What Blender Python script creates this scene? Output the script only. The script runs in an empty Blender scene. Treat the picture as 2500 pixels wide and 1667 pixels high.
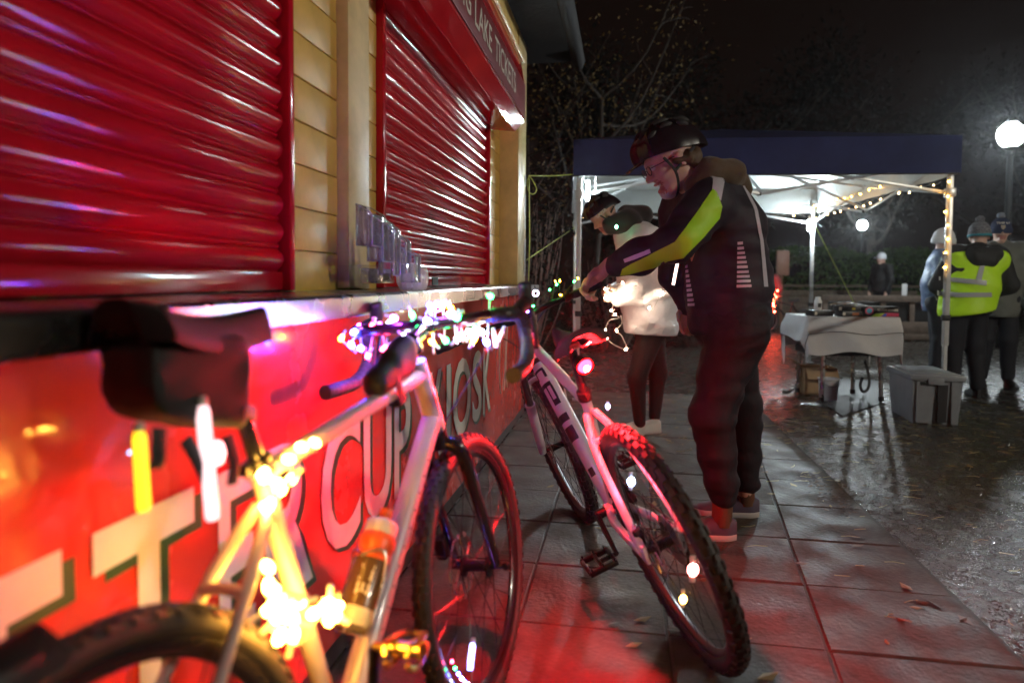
import bpy, bmesh, math, random
import numpy as np
from mathutils import Vector, Matrix, noise as mnoise
from mathutils.bvhtree import BVHTree
random.seed(7); rng = np.random.default_rng(7)
sc = bpy.context.scene
COL = sc.collection
R = math.radians

# ------------------------------------------------------------------ camera
FPX, PITCH, ROLL, CAMH, OFF = 1600.0, R(2.3), R(0.4), 1.09, -86.0
cF = Vector((0, math.cos(PITCH), -math.sin(PITCH)))
cU0 = Vector((0, math.sin(PITCH), math.cos(PITCH))); cR0 = Vector((1, 0, 0))
cR = cR0*math.cos(ROLL)+cU0*math.sin(ROLL); cU = -cR0*math.sin(ROLL)+cU0*math.cos(ROLL)
cC = Vector((0, 0, CAMH))
cam_d = bpy.data.cameras.new('camera'); cam = bpy.data.objects.new('camera', cam_d); COL.objects.link(cam)
cam.matrix_world = Matrix(((cR.x, cU.x, -cF.x, 0), (cR.y, cU.y, -cF.y, 0), (cR.z, cU.z, -cF.z, CAMH), (0, 0, 0, 1)))
cam_d.sensor_width = 36; cam_d.lens = 36*FPX/2500; cam_d.shift_y = OFF/2500
cam_d.clip_start = .05; cam_d.clip_end = 300
cam_d.dof.use_dof = True; cam_d.dof.focus_distance = 3.1; cam_d.dof.aperture_fstop = 1.6
sc.camera = cam
def ray(x, y):
    return cF+cR*((x-1250)/FPX)-cU*((y-833.5-OFF)/FPX)
def proj(P):
    d = Vector(P)-cC; z = d.dot(cF)
    return 1250+FPX*d.dot(cR)/z, 833.5+OFF-FPX*d.dot(cU)/z
def gnd(x, y, h=0.0):
    d = ray(x, y); return cC+d*((h-CAMH)/d.z)
def px(x, y, Y):
    d = ray(x, y); return cC+d*(Y/d.y)

# ------------------------------------------------------------------ world, exposure
w = bpy.data.worlds.new('World'); sc.world = w; w.use_nodes = True
nt = w.node_tree; bg = nt.nodes['Background']
sky = nt.nodes.new('ShaderNodeTexSky'); sky.sky_type = 'NISHITA'; sky.sun_disc = False
sky.sun_elevation = R(-4); sky.sun_rotation = R(200); sky.air_density = 2.0; sky.dust_density = 6.0
mixn = nt.nodes.new('ShaderNodeMix'); mixn.data_type = 'RGBA'; mixn.inputs[0].default_value = .9
nt.links.new(sky.outputs[0], mixn.inputs[6]); mixn.inputs[7].default_value = (.10, .055, .04, 1)
nt.links.new(mixn.outputs[2], bg.inputs[0]); bg.inputs[1].default_value = .018
sc.view_settings.view_transform = 'Standard'; sc.view_settings.look = 'None'
sc.view_settings.exposure = 1.5; sc.view_settings.gamma = 1.0
sc.render.engine = 'CYCLES'
cy = sc.cycles
cy.use_denoising = True; cy.max_bounces = 6; cy.diffuse_bounces = 3; cy.glossy_bounces = 4
cy.transparent_max_bounces = 16; cy.transmission_bounces = 6; cy.sample_clamp_indirect = 4.0
cy.caustics_reflective = False; cy.caustics_refractive = False
cy.use_adaptive_sampling = True; cy.adaptive_threshold = .02

# ------------------------------------------------------------------ materials
MATS = {}
def mat(name, col, rough=.5, metal=0., var=None, bump=None, emit=None, coat=0., rvar=None, trans=0., sheen=0., objrand=0., sss=0., spec=.5):
    if name in MATS: return MATS[name]
    m = bpy.data.materials.new(name); m.use_nodes = True; N = m.node_tree.nodes; L = m.node_tree.links
    b = N['Principled BSDF']
    b.inputs['Base Color'].default_value = (*col, 1); b.inputs['Roughness'].default_value = rough
    b.inputs['Metallic'].default_value = metal; b.inputs['Coat Weight'].default_value = coat
    b.inputs['Transmission Weight'].default_value = trans; b.inputs['Sheen Weight'].default_value = sheen
    b.inputs['Subsurface Weight'].default_value = sss; b.inputs['Specular IOR Level'].default_value = spec
    if sss: b.inputs['Subsurface Radius'].default_value = (.012, .004, .002)
    tc = None
    def coord():
        nonlocal tc
        if tc is None: tc = N.new('ShaderNodeTexCoord')
        return tc.outputs['Object']
    out = None
    if var:
        n = N.new('ShaderNodeTexNoise'); n.inputs['Scale'].default_value = var[0]; n.inputs['Detail'].default_value = 6
        n.inputs['Roughness'].default_value = .65
        L.new(coord(), n.inputs['Vector'])
        r = N.new('ShaderNodeValToRGB'); a = var[1]
        r.color_ramp.elements[0].position = .3; r.color_ramp.elements[1].position = .72
        c2 = var[2] if len(var) > 2 else tuple(c*(1-a) for c in col)
        r.color_ramp.elements[0].color = (*c2, 1); r.color_ramp.elements[1].color = (*[min(1, c*(1+a*.4)) for c in col], 1)
        L.new(n.outputs['Fac'], r.inputs[0]); out = r.outputs[0]
    if objrand:
        oi = N.new('ShaderNodeObjectInfo'); mr = N.new('ShaderNodeMapRange')
        mr.inputs[3].default_value = 1-objrand; mr.inputs[4].default_value = 1+objrand*.5
        L.new(oi.outputs['Random'], mr.inputs[0])
        mx = N.new('ShaderNodeMix'); mx.data_type = 'RGBA'; mx.blend_type = 'MULTIPLY'; mx.inputs[0].default_value = 1
        if out: L.new(out, mx.inputs[6])
        else: mx.inputs[6].default_value = (*col, 1)
        L.new(mr.outputs[0], mx.inputs[7]); out = mx.outputs[2]
    if out: L.new(out, b.inputs['Base Color'])
    if rvar:
        n = N.new('ShaderNodeTexNoise'); n.inputs['Scale'].default_value = rvar[0]; n.inputs['Detail'].default_value = 5
        L.new(coord(), n.inputs['Vector'])
        mr = N.new('ShaderNodeMapRange'); mr.inputs[1].default_value = .35; mr.inputs[2].default_value = .65
        mr.inputs[3].default_value = rvar[1]; mr.inputs[4].default_value = rvar[2]
        L.new(n.outputs['Fac'], mr.inputs[0]); L.new(mr.outputs[0], b.inputs['Roughness'])
    if bump:
        prev = None
        for (scale, dist) in (bump if isinstance(bump, list) else [bump]):
            n = N.new('ShaderNodeTexNoise'); n.inputs['Scale'].default_value = scale; n.inputs['Detail'].default_value = 4
            L.new(coord(), n.inputs['Vector'])
            bp = N.new('ShaderNodeBump'); bp.inputs['Strength'].default_value = 1; bp.inputs['Distance'].default_value = dist
            L.new(n.outputs['Fac'], bp.inputs['Height'])
            if prev: L.new(prev, bp.inputs['Normal'])
            prev = bp.outputs[0]
        L.new(prev, b.inputs['Normal'])
    if emit:
        b.inputs['Emission Color'].default_value = (*emit[0], 1); b.inputs['Emission Strength'].default_value = emit[1]
    MATS[name] = m; return m
def clear_plastic(name, tint=(.95, .97, 1), fac=.05, rough=.04, haze=.035):
    if name in MATS: return MATS[name]
    m = bpy.data.materials.new(name); m.use_nodes = True; N = m.node_tree.nodes; L = m.node_tree.links
    N.remove(N['Principled BSDF'])
    t = N.new('ShaderNodeBsdfTransparent'); t.inputs[0].default_value = (*tint, 1)
    g = N.new('ShaderNodeBsdfGlossy'); g.inputs['Roughness'].default_value = rough
    fr = N.new('ShaderNodeLayerWeight'); fr.inputs[0].default_value = .12
    ad = N.new('ShaderNodeMath'); ad.operation = 'ADD'; ad.use_clamp = True; ad.inputs[1].default_value = fac
    L.new(fr.outputs['Fresnel'], ad.inputs[0])
    x = N.new('ShaderNodeMixShader'); L.new(ad.outputs[0], x.inputs[0]); L.new(t.outputs[0], x.inputs[1]); L.new(g.outputs[0], x.inputs[2])
    df = N.new('ShaderNodeBsdfTranslucent'); df.inputs[0].default_value = (.8, .8, .82, 1); d2 = N.new('ShaderNodeBsdfDiffuse'); d2.inputs[0].default_value = (.8, .8, .82, 1)
    a1 = N.new('ShaderNodeAddShader'); L.new(df.outputs[0], a1.inputs[0]); L.new(d2.outputs[0], a1.inputs[1])
    y = N.new('ShaderNodeMixShader'); y.inputs[0].default_value = haze; L.new(x.outputs[0], y.inputs[1]); L.new(a1.outputs[0], y.inputs[2])
    L.new(y.outputs[0], N['Material Output'].inputs[0]); MATS[name] = m; return m
def glow(name, col, s):
    return mat(name, tuple(min(1, c) for c in col), .4, emit=(col, s))

# ------------------------------------------------------------------ mesh helpers
class MB:
    def __init__(s): s.v = []; s.f = []; s.m = []
    def add(s, V, F, mi=0):
        o = len(s.v); s.v += [tuple(p) for p in V]; s.f += [tuple(i+o for i in q) for q in F]; s.m += [mi]*len(F); return s
    def box(s, c, d, rot=None, mi=0, bev=0.0):
        c = Vector(c); hx, hy, hz = d[0]/2, d[1]/2, d[2]/2
        if bev <= 0:
            V = [Vector((x*hx, y*hy, z*hz)) for x in (-1, 1) for y in (-1, 1) for z in (-1, 1)]
            F = [(0, 1, 3, 2), (4, 6, 7, 5), (0, 4, 5, 1), (2, 3, 7, 6), (0, 2, 6, 4), (1, 5, 7, 3)]
        else:
            bm = bmesh.new(); bmesh.ops.create_cube(bm, size=1)
            for v in bm.verts: v.co = Vector((v.co.x*d[0], v.co.y*d[1], v.co.z*d[2]))
            bmesh.ops.bevel(bm, geom=list(bm.edges), offset=bev, segments=2, affect='EDGES', profile=.5)
            bm.verts.index_update(); V = [v.co.copy() for v in bm.verts]; F = [[v.index for v in f.verts] for f in bm.faces]; bm.free()
        if rot is not None: V = [rot @ v for v in V]
        return s.add([c+v for v in V], F, mi)
    def tube(s, path, r, n=8, mi=0, closed=False, caps=True, flat=None):
        P = [Vector(p) for p in path]; k = len(P); rs = list(r) if hasattr(r, '__len__') else [r]*k
        V = []; F = []; up = None
        for i in range(k):
            a = P[(i-1) % k] if (closed or i > 0) else P[0]; b = P[(i+1) % k] if (closed or i < k-1) else P[-1]
            t = (b-a); t = t.normalized() if t.length > 1e-9 else Vector((0, 0, 1))
            if up is None:
                up = Vector((0, 0, 1)) if abs(t.z) < .9 else Vector((1, 0, 0))
            x = up-t*up.dot(t)
            x = x.normalized() if x.length > 1e-6 else t.orthogonal().normalized()
            up = x; y = t.cross(x)
            for j in range(n):
                an = 2*math.pi*j/n; ca, sa = math.cos(an), math.sin(an)
                if flat: sa *= flat
                V.append(P[i]+x*(rs[i]*ca)+y*(rs[i]*sa))
        for i in range(k if closed else k-1):
            for j in range(n):
                a = i*n+j; b = i*n+(j+1) % n; i2 = (i+1) % k
                F.append((a, b, i2*n+(j+1) % n, i2*n+j))
        if caps and not closed:
            F.append(tuple(reversed(range(n)))); F.append(tuple(range((k-1)*n, k*n)))
        return s.add(V, F, mi)
    def lathe(s, prof, n=24, M=None, mi=0):
        V = []; F = []; M = M or Matrix.Identity(4)
        for (r_, z) in prof:
            for j in range(n):
                a = 2*math.pi*j/n; V.append(M @ Vector((r_*math.cos(a), r_*math.sin(a), z)))
        for i in range(len(prof)-1):
            for j in range(n): F.append((i*n+j, i*n+(j+1) % n, (i+1)*n+(j+1) % n, (i+1)*n+j))
        if prof[0][0] > 1e-6: F.append(tuple(reversed(range(n))))
        if prof[-1][0] > 1e-6: F.append(tuple(range((len(prof)-1)*n, len(prof)*n)))
        return s.add(V, F, mi)
    def ball(s, c, r, n=12, mi=0, M=None):
        c = Vector(c); rr = r if hasattr(r, '__len__') else (r, r, r); h = max(4, n//2); V = []; F = []
        for i in range(h+1):
            p = math.pi*i/h
            for j in range(n):
                a = 2*math.pi*j/n; v = Vector((rr[0]*math.sin(p)*math.cos(a), rr[1]*math.sin(p)*math.sin(a), rr[2]*math.cos(p)))
                if M: v = M @ v
                V.append(c+v)
        for i in range(h):
            for j in range(n): F.append((i*n+j, (i+1)*n+j, (i+1)*n+(j+1) % n, i*n+(j+1) % n))
        return s.add(V, F, mi)
    def prism(s, poly, a, b, M=None, mi=0):
        """poly: 2-D points (u,v); extruded along w from a to b; M maps (u,v,w)."""
        k = len(poly); M = M or Matrix.Identity(4)
        V = [M @ Vector((p[0], p[1], a)) for p in poly]+[M @ Vector((p[0], p[1], b)) for p in poly]
        F = [tuple(reversed(range(k))), tuple(range(k, 2*k))]+[(i, (i+1) % k, k+(i+1) % k, k+i) for i in range(k)]
        return s.add(V, F, mi)
    def grid(s, rows, mi=0):
        nr = len(rows); nc = len(rows[0]); V = [p for r_ in rows for p in r_]
        F = [(i*nc+j, i*nc+j+1, (i+1)*nc+j+1, (i+1)*nc+j) for i in range(nr-1) for j in range(nc-1)]
        return s.add(V, F, mi)
    def mesh(s, name, mats, smooth=40):
        me = bpy.data.meshes.new(name); me.from_pydata(s.v, [], s.f)
        for m in (mats if isinstance(mats, (list, tuple)) else [mats]): me.materials.append(m)
        me.polygons.foreach_set('material_index', s.m)
        bm = bmesh.new(); bm.from_mesh(me); bmesh.ops.remove_doubles(bm, verts=bm.verts, dist=1e-5)
        bmesh.ops.recalc_face_normals(bm, faces=bm.faces); bm.to_mesh(me); bm.free()
        if smooth:
            me.polygons.foreach_set('use_smooth', [True]*len(me.polygons)); me.set_sharp_from_angle(angle=R(smooth))
        me.update(); return me
    def build(s, name, mats, parent=None, smooth=40, loc=None):
        return link(name, s.mesh(name, mats, smooth), parent, loc)
def link(name, me, parent=None, loc=None, M=None):
    o = bpy.data.objects.new(name, me); COL.objects.link(o)
    if parent: o.parent = parent
    if M is not None: o.matrix_local = M
    elif loc is not None: o.location = loc
    return o
def thing(name, label, cat, loc=(0, 0, 0), group=None, M=None):
    o = bpy.data.objects.new(name, None); COL.objects.link(o); o.empty_display_size = .1
    if M is not None: o.matrix_world = M
    else: o.location = loc
    o['label'] = label; o['category'] = cat
    if group: o['group'] = group
    return o
def tag(o, label, cat, group=None):
    o['label'] = label; o['category'] = cat
    if group: o['group'] = group
    return o
def struct(o, kind='structure'):
    o['kind'] = kind; return o
def text_mesh(s, name='lettering', extrude=.0, bold=.0, spacing=1.0):
    cu = bpy.data.curves.new('t', 'FONT'); cu.body = s; cu.extrude = extrude; cu.offset = bold; cu.space_character = spacing
    cu.resolution_u = 4; cu.align_x = 'LEFT'
    ob = bpy.data.objects.new('t', cu); COL.objects.link(ob); dg = bpy.context.evaluated_depsgraph_get()
    me = bpy.data.meshes.new_from_object(ob.evaluated_get(dg)); me.name = name
    bpy.data.objects.remove(ob); bpy.data.curves.remove(cu); return me
def fit_text(s, M, w_, h, m, parent, name='letter', depth=.0015, bold=.0):
    """text scaled to fill w_ x h; M maps (x right, y up, z out) into the parent's space."""
    me = text_mesh(s, name, 0, bold); n = len(me.vertices); co = np.empty(n*3); me.vertices.foreach_get('co', co); co = co.reshape(-1, 3)
    mn, mx = co.min(0), co.max(0); d = np.maximum(mx-mn, 1e-6)
    V = [M @ Vector(((p[0]-mn[0])/d[0]*w_, (p[1]-mn[1])/d[1]*h, 0)) for p in co]
    b = MB(); b.add(V, [tuple(p.vertices) for p in me.polygons]); bpy.data.meshes.remove(me)
    return b.build(name, m, parent, smooth=0)
def lerp(a, b, t): return a+(b-a)*t
def spline(P, n=8, closed=False):
    P = [Vector(p) for p in P]; k = len(P); out = []
    for i in range(k if closed else k-1):
        if closed: p0, p1, p2, p3 = P[i-1], P[i], P[(i+1) % k], P[(i+2) % k]
        else: p0, p1, p2, p3 = P[max(i-1, 0)], P[i], P[i+1], P[min(i+2, k-1)]
        for j in range(n):
            t = j/n
            out.append(.5*((2*p1)+(-p0+p2)*t+(2*p0-5*p1+4*p2-p3)*t*t+(-p0+3*p1-3*p2+p3)*t**3))
    if not closed: out.append(P[-1])
    return out

# ------------------------------------------------------------------ implicit bodies (smooth union of round cones)
def wnoise(P, f, seed):
    g = np.random.default_rng(seed); o = np.zeros(len(P))
    for k in range(5):
        d = g.normal(size=3); d /= np.linalg.norm(d); d2 = g.normal(size=3)
        o += np.sin(P @ d*f*(1+.35*k)+g.uniform(0, 6)+1.3*np.sin(P @ d2*f*.6+g.uniform(0, 6)))/(1+.35*k)
    return o/2.6
def sdf_body(prims, h=.01, k=.03, wr=None, cuts=(), seed=1):
    """prims: (a,b,ra,rb,mat[,side,ratio]); negative mat index carves. returns verts, quads, face mats."""
    A = np.array([[*p[0]] for p in prims], float); B = np.array([[*p[1]] for p in prims], float)
    rr = np.array([[p[2], p[3]] for p in prims]); pad = .05
    mxr = np.array([max(p[2], p[3])*(max(1, p[6]) if len(p) > 6 else 1) for p in prims])[:, None]
    lo = np.minimum(A-mxr, B-mxr).min(0)-pad; hi = np.maximum(A+mxr, B+mxr).max(0)+pad
    n = np.ceil((hi-lo)/h).astype(int)+1
    ax = [lo[i]+h*np.arange(n[i]) for i in range(3)]
    D = np.full(n, 9.0); best = np.full(n, 9.0); MI = np.zeros(n, np.int16)
    for q, p in enumerate(prims):
        a, b = A[q], B[q]; m = mxr[q, 0]+3.5*k+.02
        i0 = np.maximum(0, np.floor((np.minimum(a, b)-m-lo)/h).astype(int)); i1 = np.minimum(n, np.ceil((np.maximum(a, b)+m-lo)/h).astype(int)+1)
        sl = tuple(slice(i0[i], i1[i]) for i in range(3))
        X, Y, Z = np.meshgrid(ax[0][sl[0]], ax[1][sl[1]], ax[2][sl[2]], indexing='ij')
        P = np.stack([X, Y, Z], -1)-a; ab = b-a; L2 = max(ab @ ab, 1e-9)
        t = np.clip((P @ ab)/L2, 0, 1); W = P-t[..., None]*ab
        if len(p) > 6:
            sd = np.array([*p[5]], float); sd /= np.linalg.norm(sd); ws = W @ sd; W = W-ws[..., None]*sd*(1-1/p[6])
        d = np.sqrt((W*W).sum(-1))-(p[2]+(p[3]-p[2])*t)
        if p[4] < 0:
            D[sl] = np.maximum(D[sl], -d)
            continue
        kk = p[7] if len(p) > 7 else k
        d0 = D[sl]; hh = np.clip(.5+.5*(d0-d)/kk, 0, 1); D[sl] = d0+(d-d0)*hh-kk*hh*(1-hh)
        bb = best[sl]; c = d < bb; MI[sl] = np.where(c, p[4], MI[sl]); best[sl] = np.where(c, d, bb)
    if wr:
        X, Y, Z = np.meshgrid(*ax, indexing='ij'); near = np.abs(D) < .06
        P = np.stack([X[near], Y[near], Z[near]], -1)
        for (f, amp, sx, sy, sz) in wr:
            D[near] += amp*wnoise(P*np.array([sx, sy, sz]), f, seed)
    for (pt, nr) in cuts:
        X, Y, Z = np.meshgrid(*ax, indexing='ij'); nr = np.array(nr, float); nr /= np.linalg.norm(nr)
        D = np.maximum(D, (X-pt[0])*nr[0]+(Y-pt[1])*nr[1]+(Z-pt[2])*nr[2])
    S = D < 0
    c = [S[i:n[0]-1+i, j:n[1]-1+j, l:n[2]-1+l] for i in (0, 1) for j in (0, 1) for l in (0, 1)]
    cnt = sum(x.astype(np.int8) for x in c); act = (cnt > 0) & (cnt < 8)
    idx = np.argwhere(act); num = len(idx); ID = np.full(act.shape, -1); ID[tuple(idx.T)] = np.arange(num)
    acc = np.zeros((num, 3)); wt = np.zeros(num)
    cor = [np.array((i, j, l)) for i in (0, 1) for j in (0, 1) for l in (0, 1)]
    for e0 in range(8):
        for axis in range(3):
            if cor[e0][axis] == 1: continue
            q0 = idx+cor[e0]; stp = np.zeros(3, int); stp[axis] = 1; q1 = q0+stp
            d0 = D[tuple(q0.T)]; d1 = D[tuple(q1.T)]; x = (d0 < 0) != (d1 < 0)
            t = np.where(x, d0/np.where(x, d0-d1, 1), 0)
            acc[x] += (q0+t[:, None]*stp)[x]; wt[x] += 1
    V = lo+h*acc/wt[:, None]; VM = MI[tuple(idx.T)]
    F = []
    for axis in range(3):
        u, v = (axis+1) % 3, (axis+2) % 3
        s0 = [slice(None)]*3; s1 = [slice(None)]*3; s0[axis] = slice(0, n[axis]-1); s1[axis] = slice(1, n[axis])
        ch = S[tuple(s0)] != S[tuple(s1)]; pos = np.argwhere(ch); flip = S[tuple(s0)][ch]
        ok = (pos[:, u] > 0) & (pos[:, v] > 0) & (pos[:, u] < n[u]-1) & (pos[:, v] < n[v]-1); pos = pos[ok]; flip = flip[ok]
        o = np.zeros(3, int); du = o.copy(); du[u] = 1; dv = o.copy(); dv[v] = 1
        q = [ID[tuple((pos-x).T)] for x in (o, du, du+dv, dv)]
        q = np.stack(q, 1); q[~flip] = q[~flip][:, ::-1]; F.append(q)
    F = np.concatenate(F); F = F[(F >= 0).all(1)]
    # one light smoothing pass
    for _ in range(1):
        E = np.concatenate([F[:, [0, 1]], F[:, [1, 2]], F[:, [2, 3]], F[:, [3, 0]]])
        s = np.zeros_like(V); cN = np.zeros(num)
        for a_, b_ in ((0, 1), (1, 0)):
            np.add.at(s, E[:, a_], V[E[:, b_]]); np.add.at(cN, E[:, a_], 1)
        V = V*.5+.5*s/np.maximum(cN, 1)[:, None]
    return V, F, VM[F[:, 0]]
def sdf_obj(name, prims, mats, parent, h=.01, k=.03, wr=None, cuts=(), seed=1, extra=None):
    parts = [sdf_body(prims, h, k, wr, cuts, seed)]
    for ex in (extra or []): parts.append(sdf_body(*ex[0:1], **ex[1]))
    V = []; F = []; M_ = []; o = 0
    loc = np.array(parent.location) if parent else np.zeros(3)
    for (v, f, m) in parts: V.append(v-loc); F.append(f+o); M_.append(m); o += len(v)
    V = np.concatenate(V); F = np.concatenate(F); M_ = np.concatenate(M_)
    me = bpy.data.meshes.new(name); me.vertices.add(len(V)); me.vertices.foreach_set('co', V.ravel())
    me.loops.add(F.size); me.loops.foreach_set('vertex_index', F.ravel().astype(np.int32))
    me.polygons.add(len(F)); me.polygons.foreach_set('loop_start', np.arange(0, F.size, 4)); me.polygons.foreach_set('loop_total', np.full(len(F), 4))
    me.update(calc_edges=True); me.validate()
    for m in mats: me.materials.append(m)
    me.polygons.foreach_set('material_index', M_[:len(me.polygons)].astype(np.int32))
    me.polygons.foreach_set('use_smooth', [True]*len(me.polygons)); me.update()
    ob = link(name, me, parent)
    ob_bvh[ob.name] = (BVHTree.FromPolygons([Vector(v+loc) for v in V], F.tolist()), loc)
    return ob
ob_bvh = {}
def patch(name, ob, quad, m, parent, nu=8, nv=3, off=.003, thick=.002):
    """a strip of cloth or tape laid on a garment: quad = 4 photo points (or a list of left/right pairs) followed onto the surface."""
    bvh, loc = ob_bvh[ob.name]; rows = []
    pairs = quad if len(quad) != 4 or hasattr(quad[0][0], '__len__') else [(quad[0], quad[3]), (quad[1], quad[2])]
    segs = len(pairs)-1; tot = max(nu, segs)
    dl = None
    for i in range(tot+1):
        t = i/tot*segs; s = min(int(t), segs-1); q = t-s; row = []
        L0 = [lerp(pairs[s][0][c], pairs[s+1][0][c], q) for c in (0, 1)]; R0 = [lerp(pairs[s][1][c], pairs[s+1][1][c], q) for c in (0, 1)]
        for j in range(nv+1):
            u = j/nv; d = ray(lerp(L0[0], R0[0], u), lerp(L0[1], R0[1], u)).normalized()
            hit = bvh.ray_cast(cC, d)
            if hit[0] is not None:
                dl = hit[3]; row.append(hit[0]+hit[1]*off*(1 if hit[1].dot(d) < 0 else -1))
            else: row.append(cC+d*(dl or 2.7))
        rows.append([p-Vector(loc) for p in row])
    b = MB(); b.grid(rows); return b.build(name, m, parent, smooth=60)
# ================================================================== ground and pavement
M_asph = mat('wet_asphalt', (.062, .055, .046), .3, var=(60, .6), bump=[(85, .0055), (28, .004)], rvar=(9, .16, .34))
M_slab = mat('wet_concrete_slab', (.070, .053, .038), .4, var=(11, .65), bump=[(75, .0026), (22, .002), (9, .003)], rvar=(5, .38, .72), objrand=.28)
M_joint = mat('joint_mortar', (.03, .026, .02), .6, bump=(90, .002))
g = MB(); g.grid([[Vector((-60+120*i/6, -20+100*j/6, -.004)) for i in range(7)] for j in range(7)])
ground = struct(g.build('ground', M_asph, smooth=0))
KA = R(9.7); KO = Vector((-.80, 0, 0)); KM = Matrix.Translation(KO) @ Matrix.Rotation(-KA, 4, 'Z'); KMi = KM.inverted()
def kloc(x, y, dx):
    """photo point -> kiosk-local point on the plane local x = dx"""
    o = KMi @ cC; d = (KMi.to_3x3() @ ray(x, y)); t = (dx-o.x)/d.x; return o+d*t
def ky(x, dx): return kloc(x, 690, dx).y
pv = MB(); pv.box((.97, 3.0, -.0165), (1.95, 7.2, .03)); pavement = struct(pv.build('pavement', M_joint)); pavement.matrix_world = KM
ys = [2.16+.435*i for i in range(-6, 11)]
for r_ in range(len(ys)-1):
    y0, y1 = ys[r_]+.0022, ys[r_+1]-.0022
    eB = lambda y: 1.38+(y-2.0)*.105
    cols = [(.003, .003, .468, .468), (.473, .473, .932, .932), (.937, .937, eB(y0)-.003, eB(y1)-.003)]
    if eB(y1) < 1.72: cols.append((eB(y0)+.005, eB(y1)+.005, 1.93, 1.93))
    for (a0, a1, b0, b1) in cols:
        j = lambda: random.uniform(-.003, .003); zt = random.uniform(-.0015, .0025)
        x0, x0t, x1, x1t = a0+j()*.4, a1+j()*.4, b0+j()*.4, b1+j()*.4; s_ = MB(); e = .005
        cx, cy_ = (x0+x1)/2, (y0+y1)/2
        pb = [(x0, y0), (x1, y0), (x1t, y1), (x0t, y1)]
        pt = [(x0+e, y0+e), (x1-e, y0+e), (x1t-e, y1-e), (x0t+e, y1-e)]
        V = [(p[0]-cx, p[1]-cy_, z) for z, P in ((-.015, pb), (-.002+zt, pb), (.004+zt, pt)) for p in P]
        F = [(8, 9, 10, 11)]+[(i+k*4, (i+1) % 4+k*4, (i+1) % 4+4+k*4, i+4+k*4) for k in (0, 1) for i in range(4)]
        s_.add(V, F); s_.build('paving_slab', M_slab, pavement, smooth=0, loc=(cx, cy_, 0))

# ================================================================== kiosk
M_red = mat('red_shutter_paint', (.50, .008, .018), .12, var=(3, .2), rvar=(2, .10, .17), spec=.36)
M_hood = mat('red_hood_paint', (.55, .012, .02), .05, var=(3, .2))
M_redp = mat('red_vinyl_panel', (.68, .055, .035), .22, var=(1.5, .18), rvar=(4, .12, .3), coat=.3, bump=[(2.2, .02), (40, .0004)])
M_yel = mat('mustard_painted_plank', (.74, .47, .10), .42, var=(5, .25), bump=(70, .0006), objrand=.07)
M_cream = mat('cream_trim_paint', (.70, .52, .22), .5, var=(8, .2))
M_steel = mat('brushed_steel', (.36, .35, .35), .3, 1.0, rvar=(5, .22, .34))
M_dark = mat('black_rubber', (.012, .012, .013), .55, bump=(150, .0005))
M_white = mat('white_vinyl', (.74, .70, .62), .35, var=(6, .1))
M_green = mat('dark_green_vinyl', (.03, .08, .03), .4)
M_plinth = mat('dark_plinth', (.05, .03, .025), .6, var=(10, .4))
M_roof = mat('dark_roof_timber', (.010, .008, .007), .95, var=(6, .4), bump=(30, .002))
kiosk = thing('kiosk', 'red ticket kiosk with roller shutters, mustard plank pillars and a steel counter', 'kiosk', M=KM)
KEND = kloc(1283, 690, -.01).y
YL, PX = -1.3, -.148
def kbox(name, m, x0, x1, y0, y1, z0, z1, bev=.0, parent=None):
    b = MB(); b.box(((x0+x1)/2, (y0+y1)/2, (z0+z1)/2), (x1-x0, y1-y0, z1-z0), bev=bev); return b.build(name, m, parent or kiosk)
kbox('core_wall', M_plinth, -2.2, -.20, YL, KEND-.02, .0, 3.0)
kbox('end_wall', M_yel, -2.2, -.03, KEND-.018, KEND+.012, .02, 3.02)
kbox('plinth', M_plinth, -.19, -.012, YL, KEND-.02, .0, .07)
panel = kbox('front_panel', M_redp, -.19, .0, YL, KEND-.02, .072, .985)
kbox('panel_edge_strip', M_steel, -.02, .006, KEND-.022, KEND-.004, .05, .985)
# drip and dirt line where the panel meets the paving
led = MB(); prof = [(-.19, .99), (.085, .99), (.085, .998), (.1, .998), (.1, 1.042), (.094, 1.05), (-.19, 1.054)]
MY = Matrix(((1, 0, 0, 0), (0, 0, 1, 0), (0, 1, 0, 0), (0, 0, 0, 1)))
led.prism(prof, YL, KEND+.02, MY); led.build('counter_ledge', M_steel, kiosk, smooth=30)
# sign lettering on the front panel
MW = lambda y, z, x=.003: Matrix(((0, 0, 1, x), (1, 0, 0, y), (0, 1, 0, z), (0, 0, 0, 1)))
def wl(ch, xa, xb, dz=0):
    ya, yb = ky(xa, 0), ky(xb, 0)
    fit_text(ch, MW(ya+.025, .298+dz, .0022), yb-ya, .385, M_green, panel, 'letter_shadow', bold=.018)
    fit_text(ch, MW(ya, .318+dz, .0042), yb-ya, .385, M_white, panel, 'letter', bold=.018)
for ch, a, b in (('T', -300, 130), ('T', 208, 462), ('E', 522, 612), ('R', 640, 757), ('C', 778, 876), ('U', 884, 953), ('P', 960, 1000), ('K', 1046, 1081), ('I', 1089, 1099), ('O', 1105, 1148), ('S', 1153, 1175), ('K', 1179, 1197)):
    wl(ch, a, b)
fl = MB()
for k_ in range(3):
    y0 = ky(1215, 0)+.12*k_+.1; P = [Vector((.004, y0+.05*math.sin(t*math.pi)*(1 if k_ % 2 else -1), .35+.42*t)) for t in np.linspace(0, 1, 9)]
    fl.tube(P, .005, 6, flat=.3)
fl.build('leaf_motif', M_white, panel)
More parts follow.
